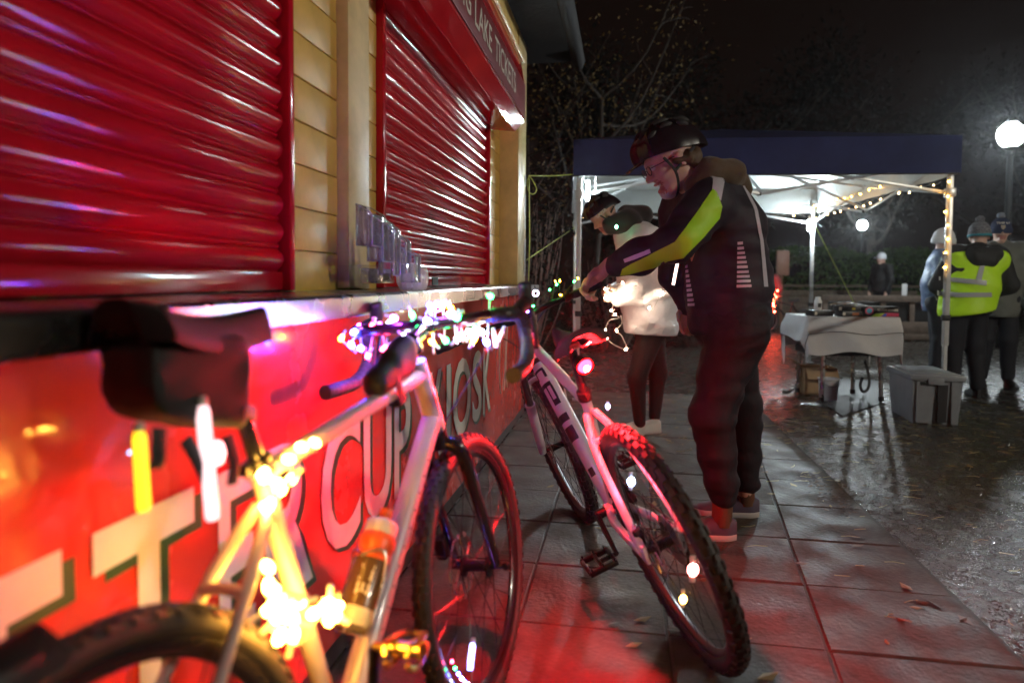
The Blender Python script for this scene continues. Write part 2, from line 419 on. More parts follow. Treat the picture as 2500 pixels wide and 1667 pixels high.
# roller shutters
def slat_mesh(L):
    P = []
    for i in range(9): t = i/8; P.append((.021*math.sin(math.pi*t)**.75, .061*t))
    P += [(-.002, .0615), (.005, .0640), (.0075, .0680), (.005, .0722), (-.002, .0755)]
    b = MB(); rows = [[Vector((x, y, z)) for (x, z) in P] for y in (0, L)]; b.grid(rows); me = b.mesh('slat', M_red, smooth=50); return me
def shutter(y0, y1, z0, z1, name='roller_shutter'):
    b = MB(); b.box((PX-.022, (y0+y1)/2, (z0+z1)/2), (.012, y1-y0, z1-z0)); sh = b.build(name, M_red, kiosk)
    sm = slat_mesh(y1-y0-.012); z = z0+.055
    while z < z1-.02:
        link('slat', sm, sh, (PX-.014, y0+.006, z)); z += .0758
    r_ = MB(); r_.box((PX-.006, (y0+y1)/2, z0+.0265), (.022, y1-y0-.012, .05), bev=.004); r_.build('bottom_rail', M_red, sh)
    for yy in (y0-.016, y1+.016):
        q = MB(); q.box((PX-.002, yy, (z0+z1)/2), (.05, .03, z1-z0), bev=.004); q.build('guide_rail', M_red, sh)
    return sh
yA1 = ky(690, PX); yP0 = ky(716, PX); yB0, yB1 = ky(930, PX), ky(1186, PX)
shutter(YL, yA1, 1.056, 2.96); shutter(yB0, yB1, 1.056, 2.5)
# plank pillars
def cladding(y0, y1, pitch=.1255, z1=2.96):
    b = MB(); b.box((PX-.03, (y0+y1)/2, (1.056+z1)/2), (.02, y1-y0, z1-1.056)); c = b.build('cladding', M_cream, kiosk)
    pm = MB(); pm.box((0, 0, 0), (.016, y1-y0-.004, pitch-.0035), bev=.003); me = pm.mesh('plank', M_yel, 40)
    z = 1.056+pitch*.42
    while z < z1: link('plank', me, c, (PX-.012+random.uniform(-.001, .001), (y0+y1)/2, z)); z += pitch
    return c
yb_a, yb_b = ky(828, PX), ky(880, PX)
cladding(yP0+.002, yb_a-.001); cladding(yb_b+.001, yB0-.034)
kbox('pillar_batten', M_cream, PX-.04, PX+.035, yb_a, yb_b, 1.056, 2.96, bev=.004)
yF0 = yB1+.034; yF1 = ky(1254, -.04)
cladding(yF0, yF1, .122)
kbox('corner_post', M_cream, PX-.04, -.01, yF1+.002, KEND-.02, 1.056, 2.96, bev=.004)
for (z0, z1) in ((1.12, 1.42), (1.5, 1.78), (1.84, 1.93)):
    kbox('notice_strip', M_white, -.0085, -.0055, KEND-.1, KEND-.045, z0, z1)
# rating label on the shutter rail
kbox('rating_label', M_dark, PX+.006, PX+.0085, ky(1052, PX), ky(1066, PX), 1.062, 1.1)
# shutter hood with sign
hp = [(PX-.04, 2.22), (PX-.01, 2.145), (.02, 2.125), (.085, 2.19), (.088, 2.44), (.06, 2.60), (PX-.04, 2.60)]
y0h, y1h = .2, ky(1196, PX)+.02
hb = MB(); hb.prism(hp, y0h, y1h, MY); hood = hb.build('shutter_hood', M_hood, kiosk, smooth=20)
M_redd = mat('dark_red_sign', (.24, .012, .016), .35, var=(4, .2))
b = MB(); b.box((.0905, (y0h+y1h)/2, 2.325), (.006, y1h-y0h-.03, .235), bev=.002); b.build('sign_plate', M_redd, hood)
ya, yb = kloc(1206, 150, .09).y, kloc(1257, 220, .09).y
wT = yb-ya
fit_text('TICKETS', MW(ya, 2.262, .0955), wT, .128, M_white, hood, 'lettering', bold=.01)
fit_text('LAKE', MW(ya-wT*.70, 2.262, .0955), wT*.58, .128, M_white, hood, 'lettering', bold=.01)
fit_text('BOATING', MW(ya-wT*1.88, 2.262, .0955), wT*1.06, .128, M_white, hood, 'lettering', bold=.01)
b = MB(); b.tube([(.075, y0h, 2.612), (.075, y1h+.02, 2.612)], .014, 8); b.build('hood_trim', M_yel, kiosk)
kbox('fascia', M_yel, PX-.03, -.02, YL, KEND+.01, 2.615, 2.98)
# roof with overhanging eave and gutter
rf = MB(); rf.box((-.97, 2.05, 3.07), (2.7, 7.9, .12), bev=.01); roof = rf.build('roof', M_roof, kiosk)
gu = MB(); gu.prism([(.36+.05*math.cos(a), 3.0+.05*math.sin(a)) for a in np.linspace(math.pi, 2*math.pi, 9)]+[(.42, 3.03), (.30, 3.03)], -1.8, 6.05, MY); gu.build('gutter', mat('grey_gutter', (.02, .02, .022), .8), roof)

# clear acrylic leaflet rack on the pillar by the counter
M_acr = clear_plastic('clear_acrylic'); M_edge = mat('acrylic_edge_highlight', (.75, .76, .8), .15, trans=.5)  # whitish edge strips: the bright highlight of the pocket edges put into colour
rk = thing('leaflet_holder', 'clear acrylic stepped leaflet holder fixed to the plank pillar above the counter', 'leaflet holder', M=KM)
for i, (xa, ya_, xb, yb2) in enumerate(((888, 497, 922, 604), (915, 520, 944, 640), (942, 535, 958, 672), (972, 566, 984, 668), (994, 602, 1008, 690))):
    dx = .0+.02*i; a = kloc(xa, ya_, dx); c = kloc(xb, yb2, dx); z0, z1 = max(1.06, c.z), a.z
    b = MB(); yc = (a.y+c.y)/2; wy = (c.y-a.y); t = .004; dp = .05
    for (X, S) in ((dx-dp/2, t), (dx+dp/2, t)):
        zz = z1 if X < dx else z1-.03
        b.box((X, yc, (z0+zz)/2), (S, wy, zz-z0), bev=.001)
    for Y in (yc-wy/2+.002, yc+wy/2-.002): b.box((dx, Y, (z0+z1)/2-.01), (dp-.006, t, z1-z0-.02), bev=.001)
    b.box((dx, yc, z0+.003), (dp-.006, wy-.01, .005), bev=.001)
    pk = b.build('pocket', M_acr, rk); e_ = MB()
    for Y in (yc-wy/2, yc+wy/2):
        e_.box((dx+dp/2+.001, Y, (z0+z1)/2-.016), (.0045, .0045, z1-z0-.034), bev=.001); e_.tube([(dx+dp/2, Y, z1-.03), (dx-dp/2, Y, z1)], .002, 5)
    e_.tube([(dx+dp/2+.001, yc-wy/2, z0), (dx+dp/2+.001, yc+wy/2, z0)], .0025, 5); e_.build('edge_highlight', M_edge, pk)
b = MB(); b.box((-.03, kloc(945, 600, 0).y, 1.10), (.006, .30, .05), bev=.002); b.box((PX+.06, kloc(945, 600, 0).y-.05, 1.11), (.17, .012, .05), bev=.002); b.build('mounting_rail', M_acr, rk)
bagm = clear_plastic('crinkled_clear_film', (.95, .95, .98), .1, .15, .3)
M_film = bagm
b = MB(); cpos = kloc(1000, 705, .05)
cpos.z = 1.10
for i in range(3):
    rr = [];
    for p_ in range(9):
        row = []
        for q_ in range(12):
            a = 2*math.pi*q_/11; ph = math.pi*p_/8; v = Vector((.035*math.sin(ph)*math.cos(a), .05*math.sin(ph)*math.sin(a), .05*math.cos(ph)))
            v *= 1+.35*mnoise.noise(v*40+Vector((i*7, 0, 0))); row.append(cpos+v+Vector((.012*i, .03*(i-1), -.004*i)))
        rr.append(row)
    b.grid(rr)
cb = b.build('crumpled_film', M_film, smooth=25); cb.matrix_world = KM
tag(cb, 'crumpled clear plastic film lying on the steel counter below the leaflet holder', 'plastic film')
# ================================================================== gazebo tent
TW = 3.15; TA = R(4.874); TO = Vector((.595, 5.90, 0)); TH = 2.03
TM = Matrix.Translation(TO) @ Matrix.Rotation(-TA, 4, 'Z')
M_navy = mat('navy_canvas', (.026, .036, .14), .9, var=(4, .3), bump=(500, .0004))
M_lin = mat('silver_canvas_lining', (.62, .66, .66), .5, var=(3, .12), bump=(9, .01))
M_alu = mat('white_coated_pole', (.66, .67, .68), .35, .3, var=(20, .1))
tent = thing('gazebo_tent', 'navy pop-up gazebo with silver lining and white frame over the table', 'gazebo', M=TM)
FEET = [(0, 0), (TW, 0), (TW, TW), (0, TW)]
for i, (x, y) in enumerate(FEET):
    b = MB(); b.box((x, y, 1.36), (.042, .042, 1.62), bev=.005); lg = b.build('leg', M_alu, tent)
    b = MB(); b.box((x, y, .40), (.032, .032, .79), bev=.004); b.build('lower_leg', M_alu, lg)
    b = MB(); b.box((x, y, .012), (.09, .09, .012), bev=.003); b.build('foot_plate', M_alu, lg)
    b = MB(); b.box((x, y, .79), (.056, .056, .05), bev=.006); b.build('height_lock', M_dark, lg)
    for zz in (2.14, 1.86): b = MB(); b.box((x, y, zz), (.073, .073, .075), bev=.01); b.build('corner_bracket', M_alu, lg)
def bar(a, c, parent, r=.012):
    a, c = Vector(a), Vector(c); d = c-a; q = d.to_track_quat('Z', 'Y').to_matrix()
    b = MB(); b.box((a+c)/2, (r*1.2, r*2.1, d.length), rot=q, bev=.002); return b.build('scissor_bar', M_alu, parent)
knm = MB(); knm.box((0, 0, 0), (.03, .03, .03), bev=.004); kme = knm.mesh('pivot', M_dark)
for i in range(4):
    a = Vector((*FEET[i], 0)); c = Vector((*FEET[(i+1) % 4], 0)); inn = (Vector((TW/2, TW/2, 0))-(a+c)/2).normalized()*.02
    for s_ in range(2):
        p, q = a.lerp(c, s_/2), a.lerp(c, (s_+1)/2)
        bar(p+inn+Vector((0, 0, 2.13)), q+inn+Vector((0, 0, 1.86)), tent); bar(p+inn*2.2+Vector((0, 0, 1.86)), q+inn*2.2+Vector((0, 0, 2.13)), tent)
        link('pivot', kme, tent, p.lerp(q, .5)+inn*1.6+Vector((0, 0, 1.995)))
    link('pivot', kme, tent, a.lerp(c, .5)+inn*1.6+Vector((0, 0, 1.86))); link('pivot', kme, tent, a.lerp(c, .5)+inn*1.6+Vector((0, 0, 2.13)))
ctr = Vector((TW/2, TW/2, 2.70))
for i in range(4):
    m_ = (Vector((*FEET[i], 0))+Vector((*FEET[(i+1) % 4], 0)))/2; bar(m_+Vector((0, 0, 2.13)), ctr-Vector((0, 0, .35)), tent); bar(m_+Vector((0, 0, 1.88)), ctr-Vector((0, 0, .1)), tent)
b = MB(); b.tube([ctr-Vector((0, 0, .75)), ctr], .02, 10); b.build('centre_post', M_alu, tent)
def canopy(o, zoff, name, m):
    lo_, hi_ = -o, TW+o; n = 14; rows = []
    b = MB()
    for sd in range(4):
        cs = [(lo_, lo_), (hi_, lo_), (hi_, hi_), (lo_, hi_)]; A_, B_ = cs[sd], cs[(sd+1) % 4]
        rows = []
        for i in range(n+1):
            t = i/n; row = []
            for j in range(n+1):
                u = j/n; ex, ey = lerp(A_[0], B_[0], u), lerp(A_[1], B_[1], u)
                x, y = lerp(ex, TW/2, t), lerp(ey, TW/2, t); z = 2.32+zoff+(2.76-2.32)*t-.05*math.sin(math.pi*t)*math.sin(math.pi*u)+.006*mnoise.noise(Vector((x*4, y*4, 3)))
                row.append(Vector((x, y, z)))
            rows.append(row)
        b.grid(rows)
        rows = []
        for i in range(6):
            t = i/5; row = []
            for j in range(41):
                u = j/40; x, y = lerp(A_[0], B_[0], u), lerp(A_[1], B_[1], u); nx, ny = (y-TW/2, 0), 0
                out = Vector(((A_[1]-B_[1]), (B_[0]-A_[0]), 0)).normalized()*-1
                wv = .014*t*(mnoise.noise(Vector((u*9+sd*5, t*1.5, o*3)))+.5*mnoise.noise(Vector((u*25+sd*3, t*2, 1))))
                edge = min(u, 1-u); wv *= min(1, edge*10)
                row.append(Vector((x, y, 2.32+zoff-.315*t+.004*math.sin(u*40)*t))+out*wv)
            rows.append(row)
        b.grid(rows)
    return b.build(name, m, tent, smooth=60)
canopy(.055, .012, 'canopy_cover', M_navy); canopy(.049, .006, 'canopy_lining', M_lin)
b = MB()
for sd in range(4):
    cs = [(-.058, -.058), (TW+.058, -.058), (TW+.058, TW+.058), (-.058, TW+.058)]
    b.tube([(*cs[sd], 2.013), (*cs[(sd+1) % 4], 2.013)], .006, 6)
b.build('hem_binding', mat('black_webbing', (.012, .012, .016), .7), tent)
# lamps clipped inside the tent
G_led = glow('tent_led_white', (.80, .95, 1.0), 300); G_led2 = glow('tent_led_bright', (.80, .95, 1.0), 1300)
M_wplas = mat('white_plastic', (.7, .7, .7), .4)
def tent_lamp(label, p, long=.16, g_=G_led):
    t = thing('tent_lamp', label, 'lamp', loc=TM @ Vector(p))
    b = MB(); b.tube([(0, 0, long/2+.05), (0, 0, long/2)], .012, 8); b.box((0, 0, long/2), (.04, .03, .02), bev=.004); b.build('clip', M_wplas, t)
    b = MB(); b.tube([(0, 0, -long/2), (0, 0, long/2)], .014, 10); b.build('light_tube', g_, t)
    return t
tent_lamp('white light tube hung beside the tent leg above the person in white', (.075, .05, 1.90), .18)
tent_lamp('white light tube clipped to the tent leg behind the table', (TW-.07, TW-.06, 1.84), .14, G_led2)
wl_ = thing('work_lamp', 'small bright work lamp dangling on a cord inside the tent near its corner', 'lamp', loc=TM @ Vector((.15, .16, 1.76)))
b = MB(); b.tube([(0, 0, .06), (0, 0, .3)], .004, 6); b.box((0, 0, .05), (.03, .03, .03), bev=.006); b.build('cord', M_wplas, wl_)
b = MB(); b.ball((0, 0, 0), (.028, .028, .04), 12); b.build('bulb', glow('work_lamp_bulb', (.85, .97, 1), 120), wl_)

# ------------------------------------------------------------------ light strings
GW = glow('warm_bulb', (1, .47, .06), 36); GWs = glow('warm_bulb_soft', (1, .62, .25), 18)
GC = dict(b=glow('blue_bulb', (.03, .05, 1), 170), w=glow('cool_white_bulb', (.72, .72, 1), 40), g=glow('green_bulb', (.02, 1, .15), 32), r=glow('red_bulb', (1, .02, .06), 60), p=glow('violet_bulb', (.5, .04, 1), 150), y=glow('amber_bulb', (1, .42, .02), 40))
bulb_cache = {}
def bulb_mesh(m, r):
    k_ = (m.name, r)
    if k_ not in bulb_cache:
        b = MB(); b.ball((0, 0, r*.6), (r, r, r*1.5), 8); bulb_cache[k_] = b.mesh('bulb', m, 60)
    return bulb_cache[k_]
def light_string(label, P, bulbs, wire_m, group=None, loc=None, wr=.0016, name='fairy_lights'):
    """P: wire path points; bulbs: (point, direction, material, radius)"""
    o = Vector(P[0]); t = thing(name, label, 'fairy lights', loc=o, group=group)
    b = MB(); b.tube([Vector(p)-o for p in P], wr, 5)
    for (q, d, m, r) in bulbs:
        q = Vector(q); d = Vector(d).normalized(); b.tube([q-o-d*r*3.0, q-o+d*r*.2], r*.55, 6)
    b.build('wire', wire_m, t)
    for (q, d, m, r) in bulbs:
        M = Matrix.Translation(Vector(q)-o) @ Vector(d).to_track_quat('Z', 'Y').to_matrix().to_4x4()
        link('bulb', bulb_mesh(m, r), t, M=M)
    return t
M_clrw = mat('clear_cord', (.5, .5, .46), .3); M_grnw = mat('green_cord', (.02, .05, .02), .4); M_whtw = mat('white_cord', (.75, .72, .65), .45)
def rv(): return Vector((random.uniform(-1, 1), random.uniform(-1, 1), random.uniform(-1, .6)))
def edge_string(label, a, c, n, seed, r=.006, m=None, sag=.03):
    rs = random.Random(seed); a, c = TM @ Vector(a), TM @ Vector(c); P = []
    for i in range(n*3+1):
        t = i/(n*3); P.append(a.lerp(c, t)+Vector((rs.uniform(-.01, .01), rs.uniform(-.01, .01), -sag*abs(math.sin(i*1.1))+rs.uniform(-.012, .012))))
    return light_string(label, P, [(P[i]+Vector((0, 0, -.02)), rv(), m or GWs, r) for i in range(1, n*3, 3)], M_clrw)
edge_string('warm fairy lights strung along the rear hem of the tent', (.05, TW-.02, 1.99), (TW-.1, TW-.02, 1.99), 13, 2)
edge_string('warm fairy lights strung along the side hem of the tent above the hedge', (TW-.015, TW-.1, 1.985), (TW-.015, .12, 1.985), 15, 3)
edge_string('warm fairy lights draped inside the tent along the side frame', (TW-.06, TW-.15, 2.12), (TW-.06, 1.0, 2.10), 9, 4, .007, GW)
edge_string('warm fairy lights twisted round the tent leg beside the hi-vis vest', (TW-.035, -.03, 2.03), (TW-.03, -.035, 1.2), 7, 5, .008, GW)
edge_string('warm fairy lights hanging down the rear tent leg near the kiosk', (.04, TW-.04, 1.8), (.05, TW-.04, .9), 6, 6)
# guy ropes
M_rope = mat('lime_guy_rope', (.55, .68, .12), .5, bump=(300, .001))
def rope(label, P, r=.004):
    o = Vector(P[0]); b = MB(); b.tube([Vector(p)-o for p in P], r, 6)
    return tag(b.build('guy_rope', M_rope, loc=o), label, 'rope')
kc = KM @ Vector((.012, KEND-.02, kloc(1283, 425, 0).z)); tc_ = TM @ Vector((-.06, -.03, 2.03))
rope('lime guy rope tied level from the kiosk corner to the tent', [kc, kc.lerp(tc_, .5)+Vector((0, 0, -.008)), tc_])
lp = [kc+Vector((0, -.01, 0)), px(1300, 440, kc.y), px(1310, 462, kc.y), px(1303, 474, kc.y), px(1291, 468, kc.y), px(1287, 445, kc.y), kc+Vector((.004, -.012, -.004))]
rope('loose loop of lime rope dangling at the kiosk corner', spline(lp, 5))
rope('lime rope running straight down the kiosk corner post', [kc+Vector((.003, -.012, -.02)), kc+Vector((.012, -.01, -.5)), kc+Vector((.004, -.012, -1.0))])
bl = TM @ Vector((0, TW, 1.82)); rope('slanting thin guy rope from the rear tent leg down towards the kiosk', [bl, px(1285, 635, 6.0)], .003)
br = TM @ Vector((TW+.02, TW, 1.86)); rope('lime guy rope slanting down from the tent leg behind the table', [br, gnd(2136, 842)], .005)

# ================================================================== street lamps
M_post = mat('black_lamp_post', (.015, .016, .018), .4, var=(20, .3))
G_lamp = glow('lamp_globe', (.86, .96, 1.0), 150)
def street_lamp(label, p, top, gl=G_lamp):
    t = thing('street_lamp', label, 'street lamp', loc=p, group='park street lamps')
    b = MB(); b.lathe([(.12, 0), (.12, .25), (.085, .3), (.08, .9), (.055, .95), (.045, top-.35), (.07, top-.33), (.07, top-.28), (.05, top-.27), (.11, top-.21), (.11, top-.19), (.0, top-.185)], 18); b.build('post', M_post, t)
    b = MB(); b.lathe([(.08, top-.188), (.15, top-.13), (.19, top), (.17, top+.1), (.1, top+.17), (.0, top+.19)], 20); b.build('globe', gl, t)
    b = MB(); b.lathe([(.09, top+.178), (.11, top+.2), (.04, top+.25), (0, top+.29)], 16); b.build('finial', M_post, t)
    return t
def lampat(x, y, Y): p = px(x, y, Y); return (p.x, p.y, 0), p.z
p_, t_ = lampat(2468, 330, 11.0); street_lamp('lit globe street lamp standing beyond the group in coats', p_, t_)
p_, t_ = lampat(2105, 550, 29.0); street_lamp('distant lit globe street lamp behind the clipped hedge', p_, t_)
G_lamp_assumed = glow('assumed_lamp_globe', (1.0, .93, .76), 210)
street_lamp('lit globe street lamp on the open side of the paving', (7.4, -1.4, 0), 3.8, G_lamp_assumed)  # unseen lamp, assumed from the shadows; placed to light the camera-facing sides
# ================================================================== bicycles
def bike_matrix(X, Y, h, l):
    return Matrix.Translation((X, Y, 0)) @ Matrix.Rotation(math.pi/2-h, 4, 'Z') @ Matrix.Rotation(-l, 4, 'X')
def onb(M, x, y, off=0.0):
    """photo point -> bike-local point on the plane y = off"""
    Mi = M.inverted(); o = Mi @ cC; d = Mi.to_3x3() @ ray(x, y); t = (off-o.y)/d.y; return o+d*t
def v3(p, y=0.0): return Vector((p[0], y, p[1]))
M_tyre = mat('tyre_rubber', (.032, .028, .027), .6, bump=(120, .001), var=(30, .3))
M_alloy = mat('bare_alloy', (.55, .55, .56), .3, 1.0, rvar=(20, .2, .4))
M_blackm = mat('black_anodised', (.02, .02, .022), .32, .6)
M_blackp = mat('black_gloss_paint', (.014, .013, .016), .22, coat=.4)
M_saddle = mat('black_saddle_vinyl', (.010, .010, .010), .75, bump=(200, .0006))
M_chain = mat('chain_steel', (.25, .24, .22), .35, 1.0)
M_bagf = mat('black_nylon', (.012, .011, .011), .7, bump=(400, .0006), var=(12, .4))
def tyre_mesh(rad, wd, knobs, kh, rows, m=None):
    b = MB(); rc = rad-wd/2-kh; n = 64; k_ = 12; V = []; F = []
    for i in range(n):
        a = 2*math.pi*i/n
        for j in range(k_):
            q = 2*math.pi*j/k_; rr = rc+math.cos(q)*wd/2; V.append((rr*math.cos(a), math.sin(q)*wd/2, rr*math.sin(a)))
    for i in range(n):
        for j in range(k_): F.append((i*k_+j, i*k_+(j+1) % k_, ((i+1) % n)*k_+(j+1) % k_, ((i+1) % n)*k_+j))
    b.add(V, F)
    for i in range(knobs):
        for ri, (q, ln, wid) in enumerate(rows):
            a = 2*math.pi*(i+.5*(ri % 2))/knobs; da = 2*math.pi/knobs*ln/2; w_ = wid/(wd/2)/2; P = []
            for dr in (-.002, kh):
                for (sa, sq) in ((-1, -1), (1, -1), (1, 1), (-1, 1)):
                    f_ = .85 if dr > 0 else 1.0; aa = a+sa*da*f_; qq = q+sq*w_*f_; rr = rc+math.cos(qq)*(wd/2+dr); P.append((rr*math.cos(aa), math.sin(qq)*(wd/2+dr), rr*math.sin(aa)))
            b.add(P, [(4, 5, 6, 7), (0, 1, 5, 4), (1, 2, 6, 5), (2, 3, 7, 6), (3, 0, 4, 7)])
    return b.mesh('tyre', m or M_tyre, 40)
def wheel(root, M, rad, wd, knobs, kh, rows, rim_m, rim_depth, side_rotor=1, nsp=28):
    rim_r = rad-wd-kh+.006
    b = MB(); prof = [(-.012, rim_r+.004), (.012, rim_r+.004), (.0135, rim_r-.004), (.009, rim_r-rim_depth*.7), (0, rim_r-rim_depth), (-.009, rim_r-rim_depth*.7), (-.0135, rim_r-.004)]
    n = 56; V = []; F = []
    for i in range(n):
        a = 2*math.pi*i/n
        for (y, r_) in prof: V.append((r_*math.cos(a), y, r_*math.sin(a)))
    k_ = len(prof)
    for i in range(n):
        for j in range(k_): F.append((i*k_+j, i*k_+(j+1) % k_, ((i+1) % n)*k_+(j+1) % k_, ((i+1) % n)*k_+j))
    b.add(V, F); wl = b.mesh('wheel', rim_m, 35); w_ = link('wheel', wl, root, M=M)
    link('tyre', tyre_mesh(rad, wd, knobs, kh, rows), w_)
    RY = Matrix.Rotation(math.pi/2, 4, 'X')
    b = MB(); b.lathe([(.0, -.055), (.009, -.055), (.009, -.04), (.028, -.038), (.028, -.032), (.016, -.028), (.014, .028), (.028, .032), (.028, .038), (.009, .04), (.009, .055), (0, .055)], 16, RY); b.build('hub', M_blackm, w_)
    sp = MB(); sp.tube([(0, 0, 0), (0, 0, 1)], .0011, 5); 
    ends = []
    for i in range(nsp):
        a = 2*math.pi*i/nsp; sgn = 1 if i % 2 else -1; off = (.42 if (i//2) % 2 else -.42)
        p0 = Vector((.026*math.cos(a+off*3), .035*sgn, .026*math.sin(a+off*3))); p1 = Vector(((rim_r-rim_depth)*math.cos(a), 0, (rim_r-rim_depth)*math.sin(a)))
        s_ = MB(); s_.tube([p0, p1], .0011, 5, caps=False); s_.build('spoke', M_blackm, w_)
    b = MB(); rt = []
    for i in range(40):
        a = 2*math.pi*i/40; rr = .078+.003*math.cos(a*12); rt.append(Vector((rr*math.cos(a), .042*side_rotor, rr*math.sin(a))))
    b.tube(rt, .006, 6, closed=True, flat=.2)
    for i in range(6):
        a = 2*math.pi*i/6; b.tube([(.02*math.cos(a), .041*side_rotor, .02*math.sin(a)), (.076*math.cos(a+.5), .042*side_rotor, .076*math.sin(a+.5))], .003, 5)
    b.build('brake_rotor', M_alloy, w_)
    return w_
def saddle_mesh(L=.27, W=.15, m=None):
    rows = []
    for i in range(15):
        t = i/14; wv = W/2*(1-t)**1.3*.9+.018+.012*(1-t); wv *= min(1, .55+t*8); row = []
        for j in range(13):
            a = math.pi*(j/12); y = math.cos(a)*wv; z = .012*math.sin(a)-.035*(abs(math.cos(a))**4)-.012*math.sin(t*math.pi)+.018*(1-t)**3
            row.append(Vector((t*L, y, z)))
        rows.append(row)
    b = MB(); b.grid(rows)
    rows2 = [[p-Vector((0, 0, .02))*(1-.3*abs(p.y)/W) if 0 < j < 12 else p for j, p in enumerate(r_)] for r_ in rows]
    b.grid([list(reversed(r_)) for r_ in rows2]); b.add(rows[0]+rows2[0], [(j, j+1, 13+j+1, 13+j) for j in range(12)])
    return b.mesh('saddle', m or M_saddle, 50)
def pedal(root, bb, L, ang, side, platform, m):
    """side -1 = right"""
    e = Vector((bb.x+L*math.cos(ang), side*.085, bb.z+L*math.sin(ang)))
    b = MB(); b.tube([(bb.x, side*.07, bb.z), e], [.017, .013], 8, flat=.6); b.tube([(bb.x, 0, bb.z), (bb.x, side*.08, bb.z)], .017, 10); cr = b.build('crank_arm', M_blackm, root)
    c = e+Vector((0, side*.065, 0)); b = MB(); b.tube([e, c], .008, 8)
    if platform:
        for dx in (-.048, .048): b.box(c+Vector((dx, 0, 0)), (.014, .1, .018), bev=.003)
        for dy in (-.046, 0, .046): b.box(c+Vector((0, dy, 0)), (.09, .012, .016), bev=.003)
        for dx in (-.05, .05):
            for dy in (-.04, 0, .04): b.box(c+Vector((dx, dy, .012)), (.005, .005, .012))
    else:
        b.tube([c+Vector((0, -side*.03, 0)), c+Vector((0, side*.03, 0))], .013, 10)
        for dz in (-1, 1): b.tube(spline([c+Vector((-.035, -.02, dz*.006)), c+Vector((-.02, -.025, dz*.02)), c+Vector((.03, -.02, dz*.012)), c+Vector((.04, 0, dz*.006)), c+Vector((.03, .02, dz*.012)), c+Vector((-.02, .025, dz*.02)), c+Vector((-.035, .02, dz*.006))], 4), .005, 6)
    b.build('pedal', m, root); return e
def chainset(root, bb, ra, r1, teeth_n, m, cass=.055):
    b = MB(); n = teeth_n*2; pts = [(r1*(1.0 if i % 2 else .955)*math.cos(2*math.pi*i/n), r1*(1.0 if i % 2 else .955)*math.sin(2*math.pi*i/n)) for i in range(n)]
    Mx = Matrix.Translation((bb.x, -.048, bb.z)) @ Matrix.Rotation(math.pi/2, 4, 'X'); b.prism(pts, -.002, .002, Mx); b.build('chainring', m, root)
    b = MB(); b.lathe([(cass, .0), (cass, .004), (cass*.8, .008), (cass*.55, .026), (.015, .03)], 24, Matrix.Translation((ra.x, -.022, ra.z)) @ Matrix.Rotation(math.pi/2, 4, 'X')); b.build('cassette', M_alloy, root)
    b = MB(); b.tube([(bb.x, -.048, bb.z+r1), (ra.x, -.04, ra.z+cass*.75)], .0045, 5, flat=.7); b.tube([(bb.x, -.048, bb.z-r1), (ra.x+.01, -.04, ra.z-.10), (ra.x-.02, -.04, ra.z-.05)], .0045, 5, flat=.7); b.build('chain', M_chain, root)
    b = MB(); b.tube([(ra.x, -.05, ra.z), (ra.x+.012, -.055, ra.z-.05), (ra.x+.01, -.05, ra.z-.11)], .011, 8); b.lathe([(.018, -.003), (.018, .003)], 12, Matrix.Translation((ra.x+.01, -.042, ra.z-.11)) @ Matrix.Rotation(math.pi/2, 4, 'X')); b.build('rear_derailleur', M_blackm, root)
ROWS_G = [(-.9, .5, .009), (-.45, .55, .008), (0, .6, .009), (.45, .55, .008), (.9, .5, .009)]
ROWS_M = [(-.95, .55, .014), (-.4, .5, .014), (.0, .3, .008), (.4, .5, .014), (.95, .55, .014)]

# ------------------------------------------------------------------ drop-bar bicycle leaning by the counter
B1 = bike_matrix(-.42364, .70585, .369338, .114807)
b1 = thing('bicycle', 'silver drop-bar bicycle wound with fairy lights, propped beside the red kiosk panel', 'bicycle', M=B1)
M_silver = mat('satin_silver_paint', (.58, .48, .48), .38, .1, rvar=(20, .3, .45), coat=.2)
A1 = dict(ra=(0, .345), bb=(.43, .28), sj=(.305, .80), sc=(.318, .74), ht=(.83, .905), hb=(.888, .735), fa=(1.037, .345))
b = MB()
b.tube([v3(A1['sj']), v3(A1['bb'])], .0165, 12); b.tube([v3((.310, .785)), v3((.57, .83)), v3((.838, .872))], [.016, .017, .02], 12)
b.tube([v3((.878, .77)), v3(A1['bb'])], [.024, .026], 14); b.tube([v3(A1['ht']), v3((.86, .82)), v3(A1['hb'])], [.021, .024, .025], 14)
for s_ in (-1, 1):
    b.tube(spline([v3((.310, .735), s_*.012), v3((.2, .62), s_*.042), v3((.0, .355), s_*.06)], 5), [.011]*5+[.009]*6, 8)
    b.tube(spline([v3((.43, .275), s_*.02), v3((.3, .29), s_*.045), v3((.0, .345), s_*.06)], 5), [.013]*5+[.010]*6, 8)
b.tube([v3((.215, .64), -.04), v3((.215, .645), 0), v3((.215, .64), .04)], .009, 8)
b.tube([v3((.43, .28), -.034), v3((.43, .28), .034)], .021, 14)
frame = b.build('frame', M_silver, b1)
for i in range(11):
    t = .18+.06*i; c = v3((.878, .77)).lerp(v3(A1['bb']), t); hl = MB(); hl.ball(c+Vector((0, -.0245, .002)), (.0028, .0015, .0028), 8); hl.build('rivet', M_dark, frame)
b = MB(); b.tube([v3((.309, .79)), v3((.25, 1.01))], .0136, 12); b.build('seatpost', M_blackp, b1)
b = MB(); b.tube([v3((.312, .785)), v3((.304, .812))], .022, 14); b.box(v3((.285, .80)), (.03, .02, .02), bev=.004); b.build('seat_clamp', M_blackm, b1)
link('saddle', saddle_mesh(.26, .135), b1, (.085, 0, 1.04))
b = MB()
for s_ in (-1, 1): b.tube(spline([v3((.1, 1.025), s_*.03), v3((.16, 1.0), s_*.022), v3((.24, .995), s_*.022), v3((.33, 1.028), s_*.008)], 5), .0035, 6)
